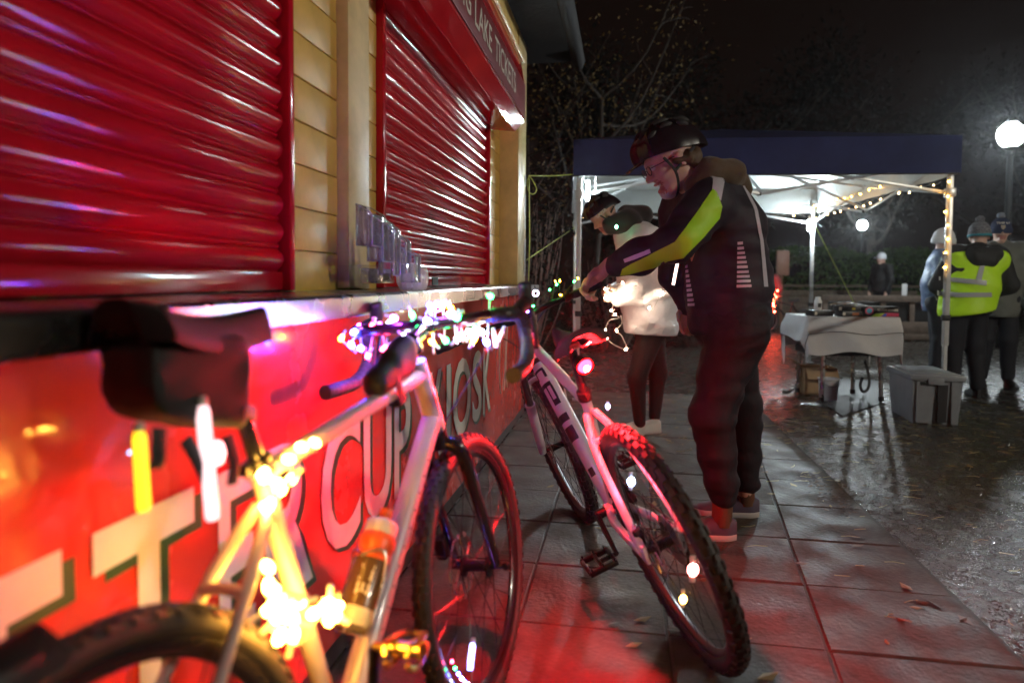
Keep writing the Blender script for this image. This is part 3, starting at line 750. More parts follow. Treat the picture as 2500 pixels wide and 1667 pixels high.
b.box(v3((.235, .998)), (.05, .05, .02), bev=.005); b.build('saddle_rails', M_alloy, b1)
axd = (v3(A1['ht'])-v3(A1['hb'])).normalized(); S1 = Matrix.Translation(v3(A1['hb'])) @ Matrix.Rotation(R(4), 4, axd) @ Matrix.Translation(-v3(A1['hb']))
b = MB(); b.tube([v3((.888, .735)), v3((.905, .69))], .024, 12)
for s_ in (-1, 1): b.tube(spline([v3((.905, .70), s_*.018), v3((.918, .67), s_*.047), v3((.955, .56), s_*.054), v3((1.037, .345), s_*.056)], 5), [.02]*5+[.018]*5+[.014]*5+[.011], 10, flat=.8)
b.build('fork', M_blackp, b1).matrix_local = S1
b = MB(); b.box(v3((.985, .415), .068), (.035, .028, .06), rot=Matrix.Rotation(R(-15), 3, 'Y'), bev=.006); b.tube(spline([v3((.985, .44), .075), v3((.94, .6), .075), v3((.90, .72), .05)], 6), .0025, 6); b.build('brake_caliper', M_blackm, b1).matrix_local = S1
b = MB(); b.tube([v3((1.037, .345), -.078), v3((1.037, .345), .07)], .008, 8); b.ball(v3((1.037, .345), -.08), .012, 8); b.build('axle', M_blackm, b1).matrix_local = S1
wf1 = wheel(b1, S1 @ Matrix.Translation(v3(A1['fa'])), .345, .042, 64, .0035, ROWS_G, M_blackp, .028)
wr1 = wheel(b1, Matrix.Translation(v3(A1['ra'])), .345, .042, 64, .0035, ROWS_G, M_blackp, .028)
# cockpit
bc = Vector((.905, 0, .985)); b = MB(); b.tube([v3((.825, .925)), v3((.815, .96))], .02, 12); b.tube([v3((.818, .955)), bc], [.019, .017], 12); b.tube([bc+Vector((0, -.025, 0)), bc+Vector((0, .025, 0))], .022, 12); b.build('stem', M_blackp, b1).matrix_local = S1
M_tape = mat('bar_tape', (.035, .05, .055), .45, bump=(90, .0015), var=(60, .5))
def drop(s_):
    return spline([bc+Vector((0, s_*.0, 0)), bc+Vector((0, s_*.15, .004)), bc+Vector((.012, s_*.2, .004)), bc+Vector((.07, s_*.214, 0)), bc+Vector((.098, s_*.217, -.035)), bc+Vector((.085, s_*.222, -.085)), bc+Vector((.03, s_*.228, -.122)), bc+Vector((-.06, s_*.235, -.13)), bc+Vector((-.1, s_*.238, -.13))], 7)
b = MB()
for s_ in (-1, 1): b.tube(drop(s_)[:10], .0158, 12)
hbar = b.build('handlebar', M_blackp, b1); hbar.matrix_local = S1
for s_ in (-1, 1):
    b = MB(); P = drop(s_)[9:]; n = len(P); b.tube(P, [.0165+.0016*(i % 2) for i in range(n)], 12)
    for i in range(0, n-1):
        a_, c_ = P[i], P[i+1]
        for q in (0, .33, .66): b.tube([a_.lerp(c_, q), a_.lerp(c_, q+.27)], [.0178, .0168], 12)
    b.build('bar_tape', M_tape, hbar)
    b = MB(); h0 = bc+Vector((.055, s_*.215, .004)); P = spline([h0, h0+Vector((.045, 0, .014)), h0+Vector((.085, 0, .024)), h0+Vector((.1, 0, .055)), h0+Vector((.098, 0, .075))], 5)
    b.tube(P, [.017]*5+[.0175]*5+[.018]*5+[.0165]*5+[.013], 12); b.build('brake_hood', M_dark, hbar)
    b = MB(); b.tube(spline([h0+Vector((.098, 0, .03)), h0+Vector((.118, s_*.004, 0)), h0+Vector((.108, s_*.012, -.05)), h0+Vector((.085, s_*.015, -.095))], 6), [.008]*6+[.007]*6+[.006]*7, 8); b.build('brake_lever', M_blackm, hbar)
b = MB()
for k_, (q, r_) in enumerate((((.10, .06), (-.02)), ((.07, -.08), .02), ((.06, .1), .01))):
    b.tube(spline([bc+Vector((0, q[1]*1.2, -.01)), bc+Vector((.07, q[1]*1.4, -.05-.02*k_)), bc+Vector((.06, q[1]*.6, -.17)), bc+Vector((-.02, r_, -.24-.05*k_)), bc+Vector((-.045, r_*.5, -.27))], 8), .0026, 6)
b.build('cable', M_dark, b1)
bb1 = v3(A1['bb']); chainset(b1, bb1, v3(A1['ra']), .09, 40, M_blackm)
M_gold = mat('gold_pedal', (.75, .55, .16), .28, 1.0)
pedal(b1, bb1, .172, R(86), -1, False, M_gold); pedal(b1, bb1, .172, R(-94), 1, False, M_gold)
# clip-on mudguard over the rear of the back tyre
b = MB(); rows = []
for i in range(15):
    a = R(96+i*5.2); row = []
    for j in range(9):
        q = -1+2*j/8; rr = .376-.035*q*q+.02*(i/14); row.append(Vector((rr*math.cos(a), q*.047, .345+rr*math.sin(a))))
    rows.append(row)
b.grid(rows); b.grid([[p+Vector((0, 0, -.004)) for p in reversed(r_)] for r_ in rows]); b.box((.345*math.cos(R(104)), -.036, .345+.33*math.sin(R(104))), (.05, .008, .07), bev=.003); b.build('mudguard', M_dark, b1)
cg = MB(); d_ = (v3(A1['ht'])-bb1).normalized(); dtn = Vector((-d_.z, 0, d_.x))
bt0 = onb(B1, 868, 1512, -.012); bt1 = onb(B1, 945, 1290, -.012)
bdir = (v3((.878, .77))-bb1).normalized(); bnorm = Vector((-bdir.z, 0, bdir.x)); dtp = lambda t: bb1+bdir*t
bs = bb1+bdir*.17+bnorm*.066
for s_ in (-1, 1): cg.tube(spline([bs+bnorm*-.035, bs+Vector((0, s_*.039, 0))+bdir*.0, bs+Vector((0, s_*.039, 0))+bdir*.09, bs+bnorm*.02+Vector((0, s_*.034, 0))+bdir*.135, bs+bnorm*.039+bdir*.12], 5), .003, 6)
cg.tube([bs-bnorm*.04-bdir*.005, bs+bnorm*.02-bdir*.01], .003, 6); cg.build('bottle_cage', M_alloy, b1)

# water bottle in the cage
btM = B1 @ Matrix.Translation(bs) @ bdir.to_track_quat('Z', 'Y').to_matrix().to_4x4()
bo = thing('water_bottle', 'clear and orange sports bottle held in the silver bicycle cage', 'bottle', M=btM)
M_botc = mat('smoked_bottle', (.10, .06, .03), .25, coat=.3); M_bor = mat('orange_plastic', (.7, .12, .03), .35); M_btr = mat('milky_plastic', (.62, .58, .5), .35)
b = MB(); b.lathe([(0, 0), (.031, 0), (.036, .006), (.036, .03)], 24); b.build('base', M_btr, bo)
b = MB(); b.lathe([(.0362, .03), (.0366, .035), (.0366, .115), (.0355, .12)], 24); b.build('body', M_botc, bo)
b = MB(); b.lathe([(.036, .12), (.0335, .132), (.0335, .138), (.0365, .148), (.0365, .165), (.033, .172)], 24); b.build('shoulder', M_bor, bo)
b = MB(); b.lathe([(.0335, .172), (.0335, .195), (.03, .2), (.014, .204)], 24); b.build('cap', M_btr, bo)
b = MB(); b.lathe([(.012, .204), (.012, .212), (.014, .214), (.014, .226), (.0, .228)], 16); b.build('nozzle', M_bor, bo)
fit_text('ELITE', Matrix(((0, 1, 0, .0372), (-1, 0, 0, .0), (0, 0, 1, 0), (0, 0, 0, 1))) @ Matrix.Identity(4), .001, .001, M_btr, bo, 'lettering') if False else None
camdir = (btM.inverted().to_3x3() @ (cC-btM.translation)).normalized(); ang = math.atan2(camdir.y, camdir.x)
def cyl_text(s, parent, m, rad, a0, z0, w_, h):
    me = text_mesh(s, 'lettering', 0, .02); V = []
    co = np.array([v.co[:] for v in me.vertices]); mn, mx = co.min(0), co.max(0)
    for p in co:
        u = (p[0]-mn[0])/(mx[0]-mn[0])*w_; v = (p[1]-mn[1])/(mx[1]-mn[1])*h; a = a0-(h/2-v)/rad*-1; V.append(Vector((rad*math.cos(a), rad*math.sin(a), z0+u)))
    q = MB(); q.add([V[i] for i in range(len(V))], [tuple(p.vertices) for p in me.polygons]); bpy.data.meshes.remove(me); return q.build('lettering', m, parent, smooth=0)
cyl_text('ELI', bo, M_btr, .0371, ang-.05, .05, .055, .026)

# seat pack and top-tube bag
M_strap = mat('nylon_strap', (.015, .014, .014), .65)
def soft_bag(name, label, M, prims, mats, h=.006, k=.02, wr=((38, .004, 1, 1, 1),), straps=()):
    t = thing(name, label, 'bag', M=M)
    V, F, m_ = sdf_body(prims, h, k, wr); me = bpy.data.meshes.new('pouch'); me.from_pydata(V.tolist(), [], F.tolist()); me.materials.append(mats)
    me.polygons.foreach_set('use_smooth', [True]*len(me.polygons)); link('pouch', me, t)
    for P in straps:
        b = MB(); b.tube(P, .011, 6, flat=.18); b.build('strap', M_strap, t)
    return t
sbm = bmesh.new(); poly = [(.095, 1.012), (.09, .945), (.104, .918), (.232, .872), (.25, .878), (.268, .985), (.258, 1.01)]
va = [sbm.verts.new((p[0], -.05, p[1])) for p in poly]; vb = [sbm.verts.new((p[0], .05, p[1])) for p in poly]
sbm.faces.new(va); sbm.faces.new(list(reversed(vb)))
for j in range(7): sbm.faces.new((va[j], vb[j], vb[(j+1) % 7], va[(j+1) % 7]))
bmesh.ops.recalc_face_normals(sbm, faces=sbm.faces); bmesh.ops.bevel(sbm, geom=list(sbm.edges), offset=.011, segments=2, affect='EDGES', profile=.5)
bmesh.ops.triangulate(sbm, faces=sbm.faces); bmesh.ops.subdivide_edges(sbm, edges=list(sbm.edges), cuts=3, use_grid_fill=True)
for v in sbm.verts: v.co += v.normal*.0035*mnoise.noise(v.co*42)+v.normal*.002*mnoise.noise(v.co*110)
me = bpy.data.meshes.new('pouch'); sbm.to_mesh(me); sbm.free(); me.materials.append(M_bagf); me.polygons.foreach_set('use_smooth', [True]*len(me.polygons))
seat_bag = thing('seat_bag', 'boxy black nylon seat pack with hanging straps under the saddle', 'bag', M=B1); link('pouch', me, seat_bag)
for P in [[v3((.11, .9), -.03), v3((.1, .86), -.035), v3((.098, .85), -.03)], [v3((.135, .88), -.045), v3((.15, .84), -.05), v3((.165, .815), -.045)], [v3((.2, .87), -.05), v3((.205, .83), -.055), v3((.2, .80), -.05)], [v3((.235, .90), -.05), v3((.29, .885), -.02), v3((.30, .88), .02), v3((.235, .90), .05)]]:
    b = MB(); b.tube(P, .011, 6, flat=.18); b.build('strap', M_strap, seat_bag)
soft_bag('frame_bag', 'black top-tube bag strapped behind the handlebar stem', B1,
  [(v3((.655, .885)), v3((.775, .925)), .026, .03, 0), (v3((.655, .87)), v3((.765, .90)), .02, .024, 0), (v3((.72, .92)), v3((.78, .945)), .024, .026, 0)], M_bagf, wr=((60, .002, 1, 1, 1),),
  straps=[[v3((.695, .89), -.027), v3((.705, .845), -.026), v3((.735, .825), -.012), v3((.735, .825), .012), v3((.705, .845), .026), v3((.695, .89), .027)]])

# lights on the silver bicycle
W1 = lambda x, y, off: B1 @ onb(B1, x, y, off)
pts = [(765, 1078, -.022), (742, 1092, -.03), (700, 1120, -.028), (716, 1165, -.03), (690, 1192, -.025), (672, 1175, -.032), (640, 1168, -.03), (648, 1150, -.035), (662, 1225, -.03), (655, 1245, -.03), (648, 1378, -.04), (656, 1420, -.04), (672, 1440, -.05), (690, 1455, -.055), (668, 1470, -.05), (705, 1480, -.05), (650, 1492, -.055), (735, 1470, -.06), (700, 1505, -.06), (720, 1520, -.05), (672, 1512, -.05), (690, 1545, -.06), (715, 1560, -.05), (790, 1480, -.075), (805, 1465, -.07), (820, 1482, -.08), (800, 1500, -.075), (825, 1505, -.08), (775, 1492, -.07)]
BP = [W1(*q) for q in pts]
wp = []
for q in BP: wp += [q+Vector((random.uniform(-.012, .012), random.uniform(-.01, .01), random.uniform(-.012, .012)))]
light_string('warm yellow fairy lights wound round the silver bicycle frame tubes', spline(wp, 4), [(q, rv(), GW, .0088 if i > 11 else .008) for i, q in enumerate(BP)], M_clrw, wr=.0014)
hp_ = []; hb_ = []; cyc = 'bwbpwbgwbwyrwgbwpwgybwwrgwbwpb'
pts = [(835, 822, 'y'), (868, 808, 'b'), (880, 803, 'p'), (882, 850, 'b'), (910, 792, 'r'), (900, 865, 'r'), (948, 790, 'w'), (958, 775, 'p'), (955, 805, 'b'), (940, 848, 'r'), (1005, 765, 'g'), (1000, 800, 'b'), (985, 820, 'w'), (1020, 832, 'b'), (1040, 782, 'w'), (1058, 838, 'y'), (1050, 752, 'b'), (1062, 745, 'p'), (1085, 828, 'g'), (1082, 742, 'w'), (1098, 748, 'y'), (1105, 765, 'w'), (1115, 828, 'w'), (1120, 772, 'g'), (1130, 820, 'r'), (1150, 812, 'w'), (1160, 805, 'g'), (1155, 832, 'y'), (1172, 808, 'w'), (1190, 838, 'b'), (1195, 722, 'g'), (1170, 765, 'y'), (860, 845, 'b'), (930, 800, 'p')]
HS = B1 @ S1; 
def onbar(x, y, dx):
    Mi = HS.inverted(); o = Mi @ cC; d = Mi.to_3x3() @ ray(x, y); t = (bc.x+dx-o.x)/d.x; return HS @ (o+d*t)
HB = [(onbar(x, y, random.uniform(-.035, .03)), c) for (x, y, c) in sorted(pts)]
wire = []
for q, c in HB: wire += [q+Vector((0, .01, -.012)), onbar(*proj(q), .0)+Vector((0, 0, random.uniform(-.02, .02)))]
light_string('multicoloured fairy lights tangled along the drop handlebar', spline(wire, 4), [(q, Vector((random.uniform(-1, 1), random.uniform(-.5, .2), random.uniform(-.8, 1))), GC[c], .0066) for q, c in HB], M_whtw, wr=.0016)
def stick(label, a, c, m, r=.0055, cap=None):
    a, c = Vector(a), Vector(c); t = thing('glow_stick', label, 'glow stick', loc=c); d = a-c
    b = MB(); L = d.length; u = d.normalized()
    b.tube([u*.004, u*.008, u*(L-.02), u*(L-.012)], [r*.8, r, r, r*.7], 12); b.build('tube', m, t)
    b = MB(); b.tube([u*(L-.012), u*(L-.004), u*L], [r*.75, r*.9, r*.6], 10); b.build('cap', cap or M_btr, t)
    return t
G_ys = glow('yellow_glow_stick', (1, .72, .02), .75); G_ws = glow('pink_white_glow_stick', (1, .66, .68), .75); G_us = glow('blue_white_glow_stick', (.3, .34, 1), 3.5)
stick('yellow glow stick dangling below the black seat pack', W1(338, 1030, -.03), W1(352, 1255, -.03), G_ys, .0075)
stick('white glow stick hung along the seatpost of the silver bicycle', W1(492, 968, -.05), W1(520, 1275, -.05), G_ws, .0085)
stick('blue-white glow stick clipped to the spokes of the silver bicycle front wheel', W1(1156, 1555, -.02), W1(1146, 1640, -.02), G_us, .0075)
rl = tag(link('rear_light', bulb_mesh(glow('red_rear_light', (1, .3, .3), 3), .012), None, W1(530, 1118, -.03)), 'small round red-white light on the silver bicycle seatpost', 'light')
led = []
for i in range(9):
    a = R(205+i*5); led.append(S1 @ (v3(A1['fa'])+Vector((.272*math.cos(a), -.018, .272*math.sin(a)))))
led = [B1 @ q for q in led]
light_string('strip of tiny coloured lights inside the silver bicycle front rim', led, [(q, (0, -1, 0), GC['rgbwbwpwb'[i]], .0028) for i, q in enumerate(led)], M_dark, name='rim_lights')

# ------------------------------------------------------------------ mountain bike with the red light
B2 = bike_matrix(.573, 1.879, -.2093, .3747)
b2 = thing('mountain_bike', 'white mountain bike with a glaring red seatpost light, tilted towards the kiosk', 'bicycle', M=B2)
M_bw = mat('white_bike_paint', (.72, .70, .69), .28, var=(14, .12), coat=.4)
A2 = dict(ra=(0, .365), bb=(.44, .315), sj=(.285, .785), ht=(.83, .93), hb=(.873, .815), fa=(1.12, .365)); bb2 = v3(A2['bb'])
b = MB()
b.tube([v3(A2['sj']), bb2], .018, 12); b.tube(spline([v3((.30, .745)), v3((.5, .80)), v3((.835, .90))], 5), [.018]*5+[.022]*6, 12, flat=.9)
dt = spline([v3((.866, .84)), v3((.75, .70)), bb2], 6); b.tube(dt, [.027+.006*math.sin(i/12*math.pi) for i in range(13)], 14); b.tube([v3(A2['ht']), v3(A2['hb'])], .029, 14)
for s_ in (-1, 1):
    b.tube(spline([v3((.295, .71), s_*.015), v3((.2, .61), s_*.05), v3((.06, .46), s_*.066), v3((.0, .372), s_*.068)], 5), [.013]*16, 9); b.tube(spline([bb2+Vector((-.01, s_*.025, 0)), v3((.3, .325), s_*.05), v3((.0, .365), s_*.068)], 5), [.014]*11, 9)
    b.box(v3((.0, .365), s_*.068), (.04, .012, .055), bev=.004)
b.tube([v3((.225, .635), -.045), v3((.225, .64), .045)], .012, 8); b.tube([bb2+Vector((0, -.037, 0)), bb2+Vector((0, .037, 0))], .024, 14)
fr2 = b.build('frame', M_bw, b2)
M_dec = mat('black_decal', (.015, .012, .018), .3)
def tube_decal(t0, t1, a0, a1, m=M_dec):
    P = dt; n = len(P)-1; rows = []
    for i in range(9):
        t = lerp(t0, t1, i/8)*n; k_ = min(int(t), n-1); c = P[k_].lerp(P[k_+1], t-k_); d = (P[min(k_+1, n)]-P[max(k_, 0)]).normalized(); nn = Vector((-d.z, 0, d.x)).normalized(); rr = .0275+.006*math.sin(t/12*math.pi)+.0015
        rows.append([c+Vector((0, math.cos(a), 0))*rr+nn*(-math.sin(a))*rr*-1 for a in [lerp(a0, a1, j/6) for j in range(7)]])
    b = MB(); b.grid(rows); return b.build('decal', m, fr2)
for (t0, t1, a0, a1) in ((.14, .22, -.2, 1.3), (.30, .33, -.7, .9), (.33, .40, .6, .95), (.33, .40, -.7, -.4), (.44, .47, -.7, .9), (.47, .55, .65, .95), (.47, .55, .0, .2), (.55, .58, .0, .9), (.62, .65, -.7, .9), (.67, .72, -.6, .8), (.82, .85, -.3, .5)): tube_decal(t0, t1, -.75-a0*.9, -.75-a1*.9)
b = MB(); b.tube([v3((.29, .77)), v3((.232, .955))], .0152, 12); b.build('seatpost', M_blackp, b2); b = MB(); b.tube([v3((.293, .76)), v3((.283, .79))], .024, 14); b.box(v3((.262, .775)), (.03, .018, .018), bev=.004); b.build('seat_clamp', M_blackm, b2)
link('saddle', saddle_mesh(.28, .15), b2, (.08, 0, .99))
b = MB()
for s_ in (-1, 1): b.tube(spline([v3((.1, .972), s_*.03), v3((.17, .95), s_*.022), v3((.26, .945), s_*.022), v3((.34, .975), s_*.008)], 5), .0035, 6)
b.box(v3((.235, .95)), (.05, .05, .02), bev=.005); b.build('saddle_rails', M_alloy, b2)
ax2 = (v3(A2['ht'])-v3(A2['hb'])).normalized(); fd = Vector((ax2.z, 0, -ax2.x)); fe = v3(A2['fa'])
f0 = v3(A2['hb'])-ax2*.03; b = MB(); b.tube([v3(A2['hb']), f0], .026, 12)
b.tube(spline([f0+Vector((0, -.075, -.01)), f0+Vector((0, -.04, .008)), f0+Vector((0, .04, .008)), f0+Vector((0, .075, -.01))], 5), .021, 10); b.build('fork_crown', M_blackp, b2)
for s_ in (-1, 1):
    tp = f0+Vector((0, s_*.072, -.005)); bt = fe+Vector((0, s_*.072, 0)); md = tp.lerp(bt, .38)
    b = MB(); b.tube([tp+(tp-bt).normalized()*.02, md], .0165, 12); fo = b.build('fork_stanchion', mat('stanchion', (.3, .28, .28), .18, .9), b2)
    b = MB(); b.tube([md+(tp-bt).normalized()*.012, md, bt.lerp(md, .15), bt], [.023, .022, .02, .017], 12); b.build('fork_lower', M_bw, fo)
am = f0.lerp(fe, .36); b = MB(); b.tube(spline([am+Vector((0, -.07, 0)), am+fd*.05+ax2*.055+Vector((0, -.045, 0)), am+fd*.055+ax2*.07, am+fd*.05+ax2*.055+Vector((0, .045, 0)), am+Vector((0, .07, 0))], 5), .011, 8); b.build('fork_arch', M_bw, b2)
M_rim2 = mat('silver_rim', (.35, .34, .36), .28, .9)
wf2 = wheel(b2, Matrix.Translation(fe), .365, .052, 52, .0045, ROWS_M, M_rim2, .02); wr2 = wheel(b2, Matrix.Translation(v3(A2['ra'])), .365, .052, 52, .0045, ROWS_M, M_rim2, .02)
bc2 = Vector((.875, 0, .995)); b = MB(); b.tube([v3((.825, .945)), v3((.815, .975))], .021, 12); b.tube([v3((.817, .972)), bc2], .018, 12); b.tube([bc2+Vector((0, -.025, 0)), bc2+Vector((0, .025, 0))], .022, 12); b.build('stem', M_blackp, b2)
b = MB(); hb2 = [bc2+Vector((-.03*abs(y)/.36, y, .018*min(1, abs(y)/.12)-.0)) for y in np.linspace(-.36, .36, 17)]; b.tube(hb2, .0125, 10); bar2 = b.build('handlebar', M_blackm, b2)
for s_ in (-1, 1):
    b = MB(); P = [bc2+Vector((-.03*abs(y)/.36, s_*y, .018)) for y in np.linspace(.24, .365, 11)]; b.tube(P, [.016+.0015*(i % 2) for i in range(11)], 12); b.build('grip', M_dark, bar2)
    b = MB(); c = bc2+Vector((-.02, s_*.21, .018)); b.tube([c+Vector((0, -.012, 0)), c+Vector((0, .012, 0))], .018, 10); b.tube(spline([c+Vector((.02, 0, -.005)), c+Vector((.05, s_*.03, -.015)), c+Vector((.04, s_*.11, -.02))], 5), .006, 8); b.build('brake_lever', M_blackm, bar2)
b = MB()
for s_, q in ((-1, .05), (1, .03), (-1, .02)): b.tube(spline([bc2+Vector((.02, s_*.19, .01)), bc2+Vector((.1, s_*.12, -.02)), bc2+Vector((.12, s_*.03, -.12)), bc2+Vector((.02, s_*q, -.22))], 7), .0026, 6)
b.build('cable', M_dark, b2)
chainset(b2, bb2, v3(A2['ra']), .085, 34, M_blackm, .075)
pedal(b2, bb2, .172, R(205), 1, True, M_blackm); pedal(b2, bb2, .172, R(25), -1, True, M_blackm)
b = MB(); b.box(v3((.035, .405), .06), (.05, .03, .05), bev=.006); b.build('brake_caliper', M_blackm, b2)
# red tail light
tl = v3((.252, .892))+Vector((-.03, -.012, 0)); tlM = B2 @ Matrix.Translation(tl) @ Matrix.Rotation(R(66), 4, 'Y')
rt = thing('tail_light', 'round red tail light blazing on the mountain bike seatpost', 'light', M=tlM)
b = MB(); b.lathe([(0, .016), (.02, .014), (.027, .004), (.027, -.026), (.0252, -.026), (.0245, -.001), (0, 0)], 16); b.tube([(0, 0, .01), (0, 0, .03)], .008, 8); b.build('housing', M_dark, rt)
b = MB(); b.lathe([(.018, -.001), (.022, -.006), (.024, -.014), (.022, -.026), (.014, -.035), (0, -.038)], 18); b.build('lens', glow('tail_light_lens', (1, .00004, .00010), 4200), rt)
b = MB(); b.lathe([(.009, -.0385), (.007, -.0400), (0, -.0405)], 14); b.build('led_core', glow('tail_light_core', (1, .2, .25), 1800), rt)
# spoke and stay lights
def clip_light(label, q, col, s, r=.012, M=B2):
    t = thing('spoke_light', label, 'light', loc=q)
    b = MB(); b.ball((0, 0, 0), (r, r*.6, r*1.2), 10); b.build('lens', glow('lens_'+label[:9], col, s), t)
    b = MB(); b.tube([(0, .006, -r*2.4), (0, .004, -r*1.3)], r*.55, 8, flat=.5); b.tube([(0, .004, r*1.3), (0, .006, r*2.4)], r*.55, 8, flat=.5); b.build('clip', M_btr, t)
W2 = lambda x, y, off: B2 @ onb(B2, x, y, off)
clip_light('rosy spoke light glowing on the mountain bike rear wheel', W2(1692, 1390, .02), (1, .25, .22), 14, .014)
clip_light('orange spoke light glowing on the mountain bike rear wheel', W2(1668, 1462, .02), (1, .45, .08), 14, .011)
clip_light('blue spoke light by the mountain bike rear hub', W2(1541, 1175, .02), (.35, .5, 1), 30, .011)
clip_light('blue light blinking on the mountain bike seat stay', W2(1484, 992, .0), (.4, .4, 1), 20, .006)
# coloured lights and googly bell on the mountain bike bars
pts = [(1356, 686, 'y'), (1366, 684, 'y'), (1360, 694, 'g'), (1342, 708, 'g'), (1345, 742, 'g'), (1403, 686, 'g'), (1300, 748, 'g'), (1410, 678, 'y'), (1370, 720, 'y'), (1290, 760, 'b'), (1296, 762, 'y')]
def onbar2(x, y, dx):
    Mi = B2.inverted(); o = Mi @ cC; d = Mi.to_3x3() @ ray(x, y); t = (bc2.x+dx-o.x)/d.x; return B2 @ (o+d*t)
HB = [(onbar2(x, y, random.uniform(-.03, .02)), c) for x, y, c in sorted(pts)]
light_string('green and amber fairy lights wound on the mountain bike handlebar', spline([q for q, c in HB], 5), [(q, rv(), GC[c], .0042) for q, c in HB], M_grnw)
bell = thing('handlebar_toy', 'pair of white ring eyes fixed on the mountain bike handlebar', 'bell', loc=onbar2(1298, 716, -.01))
b = MB()
for s_ in (-1, 1): b.tube([Vector((s_*.016+.011*math.cos(a), 0, .011*math.sin(a))) for a in np.linspace(0, 2*math.pi, 15)[:-1]], .0035, 8, closed=True)
b.build('ring_eyes', glow('ring_eyes_white', (.8, .75, 1), 3), bell)
b = MB(); b.tube([(0, 0, -.012), (0, 0, -.04)], .008, 8); b.build('clamp', M_dark, bell)
stick('white glow stick tucked under the drop handlebar', onbar(1204, 800, .06), onbar(1212, 852, .06), G_ws, .006); stick('short white glow stick crossing under the drop handlebar', onbar(1232, 796, .06), onbar(1214, 838, .06), G_ws, .0045)
# ================================================================== people
M_skin = mat('skin', (.62, .38, .29), .55, sss=.15, var=(30, .12)); M_lip = mat('lips', (.42, .16, .14), .45); M_eye = mat('eye_white', (.75, .72, .7), .25); M_iris = mat('iris', (.03, .02, .02), .2); M_tooth = mat('teeth', (.7, .66, .58), .3)
M_hair = mat('brown_hair', (.09, .05, .025), .6, bump=(160, .003)); M_mouth = mat('mouth_inside', (.12, .02, .02), .5)
def frame3(c, f, u):
    f = Vector(f).normalized(); u = Vector(u); u = (u-f*u.dot(f)).normalized(); l = u.cross(f); c = Vector(c)
    return lambda a, b, d: c+f*a+l*b+u*d          # forward, left, up
def head_prims(T, s=1.0, smile=False, beard=0):
    """skull, jaw, nose, ears, brow, lips; mat 0 skin 1 lips 2 hair 3 mouth"""
    q = lambda a, b, c: T(a*s, b*s, c*s); F = (T(1, 0, 0)-T(0, 0, 0)); L = (T(0, 1, 0)-T(0, 0, 0))
    P = [(q(-.015, 0, .035), q(.012, 0, .035), .082*s, .078*s, 0, L, .93), (q(.02, 0, -.02), q(.045, 0, -.075), .058*s, .036*s, 0, L, 1.05),
         (q(.07, 0, -.092 if smile else -.085), q(.055, 0, -.097 if smile else -.09), .021*s, .022*s, beard), (q(.08, 0, .022), q(.108, 0, -.018), .009*s, .0125*s, 0, L, .95, .012), (q(.094, -.011, -.022), q(.094, .011, -.022), .008*s, .008*s, 0, L, 1, .008),
         (q(.08, -.035, .036), q(.08, .035, .036), .010*s, .010*s, 0), (q(.06, -.042, -.012), q(.066, -.034, -.02), .022*s, .02*s, 0), (q(.06, .042, -.012), q(.066, .034, -.02), .022*s, .02*s, 0),
         (q(-.005, -.079, .018), q(-.012, -.083, -.02), .012*s, .009*s, 0, F, 1.6, .008), (q(-.005, .079, .018), q(-.012, .083, -.02), .012*s, .009*s, 0, F, 1.6, .008),
         (q(.088, -.02, -.047), q(.088, .02, -.047), .0075*s, .0075*s, 1, L, 1, .006), (q(.083, -.017, -.074 if smile else -.058), q(.083, .017, -.074 if smile else -.058), .0085*s, .0085*s, 1, L, 1, .006)]
    for s_ in (-1, 1): P.append((q(.104, s_*.031, .018), q(.108, s_*.031, .018), .012*s, .012*s, -1))
    if smile: P.append((q(.094, -.022, -.0585), q(.094, .022, -.0585), .0105*s, .0105*s, -1))
    return P
def eyes(T, parent, s=1.0, loc=None):
    b = MB(); l = Vector(loc); F = (T(1, 0, 0)-T(0, 0, 0)); L = T(0, 1, 0)-T(0, 0, 0); U = T(0, 0, 1)-T(0, 0, 0); M = Matrix((F, L, U)).transposed()
    for s_ in (-1, 1):
        c = T(.083*s, s_*.031*s, .018*s)-l; b.ball(c, .0125*s, 12); b.ball(c+F*.0085*s, .006*s, 8, mi=1)
    return b.build('eyes', [M_eye, M_iris], parent)
def hand_prims(w_, d, side, curl=.5, s=1.0, grip=None):
    """w_: wrist, d: pointing dir, side: palm-width dir (towards thumb), palm normal = d x side."""
    w_ = Vector(w_); d = Vector(d).normalized(); side = Vector(side); side = (side-d*side.dot(d)).normalized(); n = d.cross(side)
    P = [(w_-d*.03*s, w_+d*.02*s, .026*s, .028*s, 0, n, .8), (w_+d*.025*s, w_+d*.075*s, .03*s, .036*s, 0, n, .45)]
    for i, (off, L) in enumerate(((.03, .068), (.0105, .076), (-.0095, .071), (-.028, .055))):
        k0 = w_+d*.082*s+side*off*s; a1 = curl*.9; a2 = curl*2.1; a3 = curl*2.9
        D = [d*math.cos(a)-n*math.sin(a) for a in (a1, a2, a3)]; k1 = k0+D[0]*L*.45*s; k2 = k1+D[1]*L*.33*s; k3 = k2+D[2]*L*.25*s
        P += [(k0-d*.012*s, k1, .0098*s, .0088*s, 0, n, 1, .006), (k1, k2, .0088*s, .008*s, 0, n, 1, .003), (k2, k3, .008*s, .0068*s, 0, n, 1, .003)]
    t0 = w_+d*.022*s+side*.026*s; t1 = t0+(d*.65+side*.7-n*.35*(1+curl)).normalized()*.038*s; t2 = t1+(d*.85+side*.05-n*.6*curl).normalized()*.032*s
    P += [(t0, t1, .014*s, .0105*s, 0, n, 1, .01), (t1, t2, .0105*s, .0085*s, 0, n, 1, .003)]
    return P
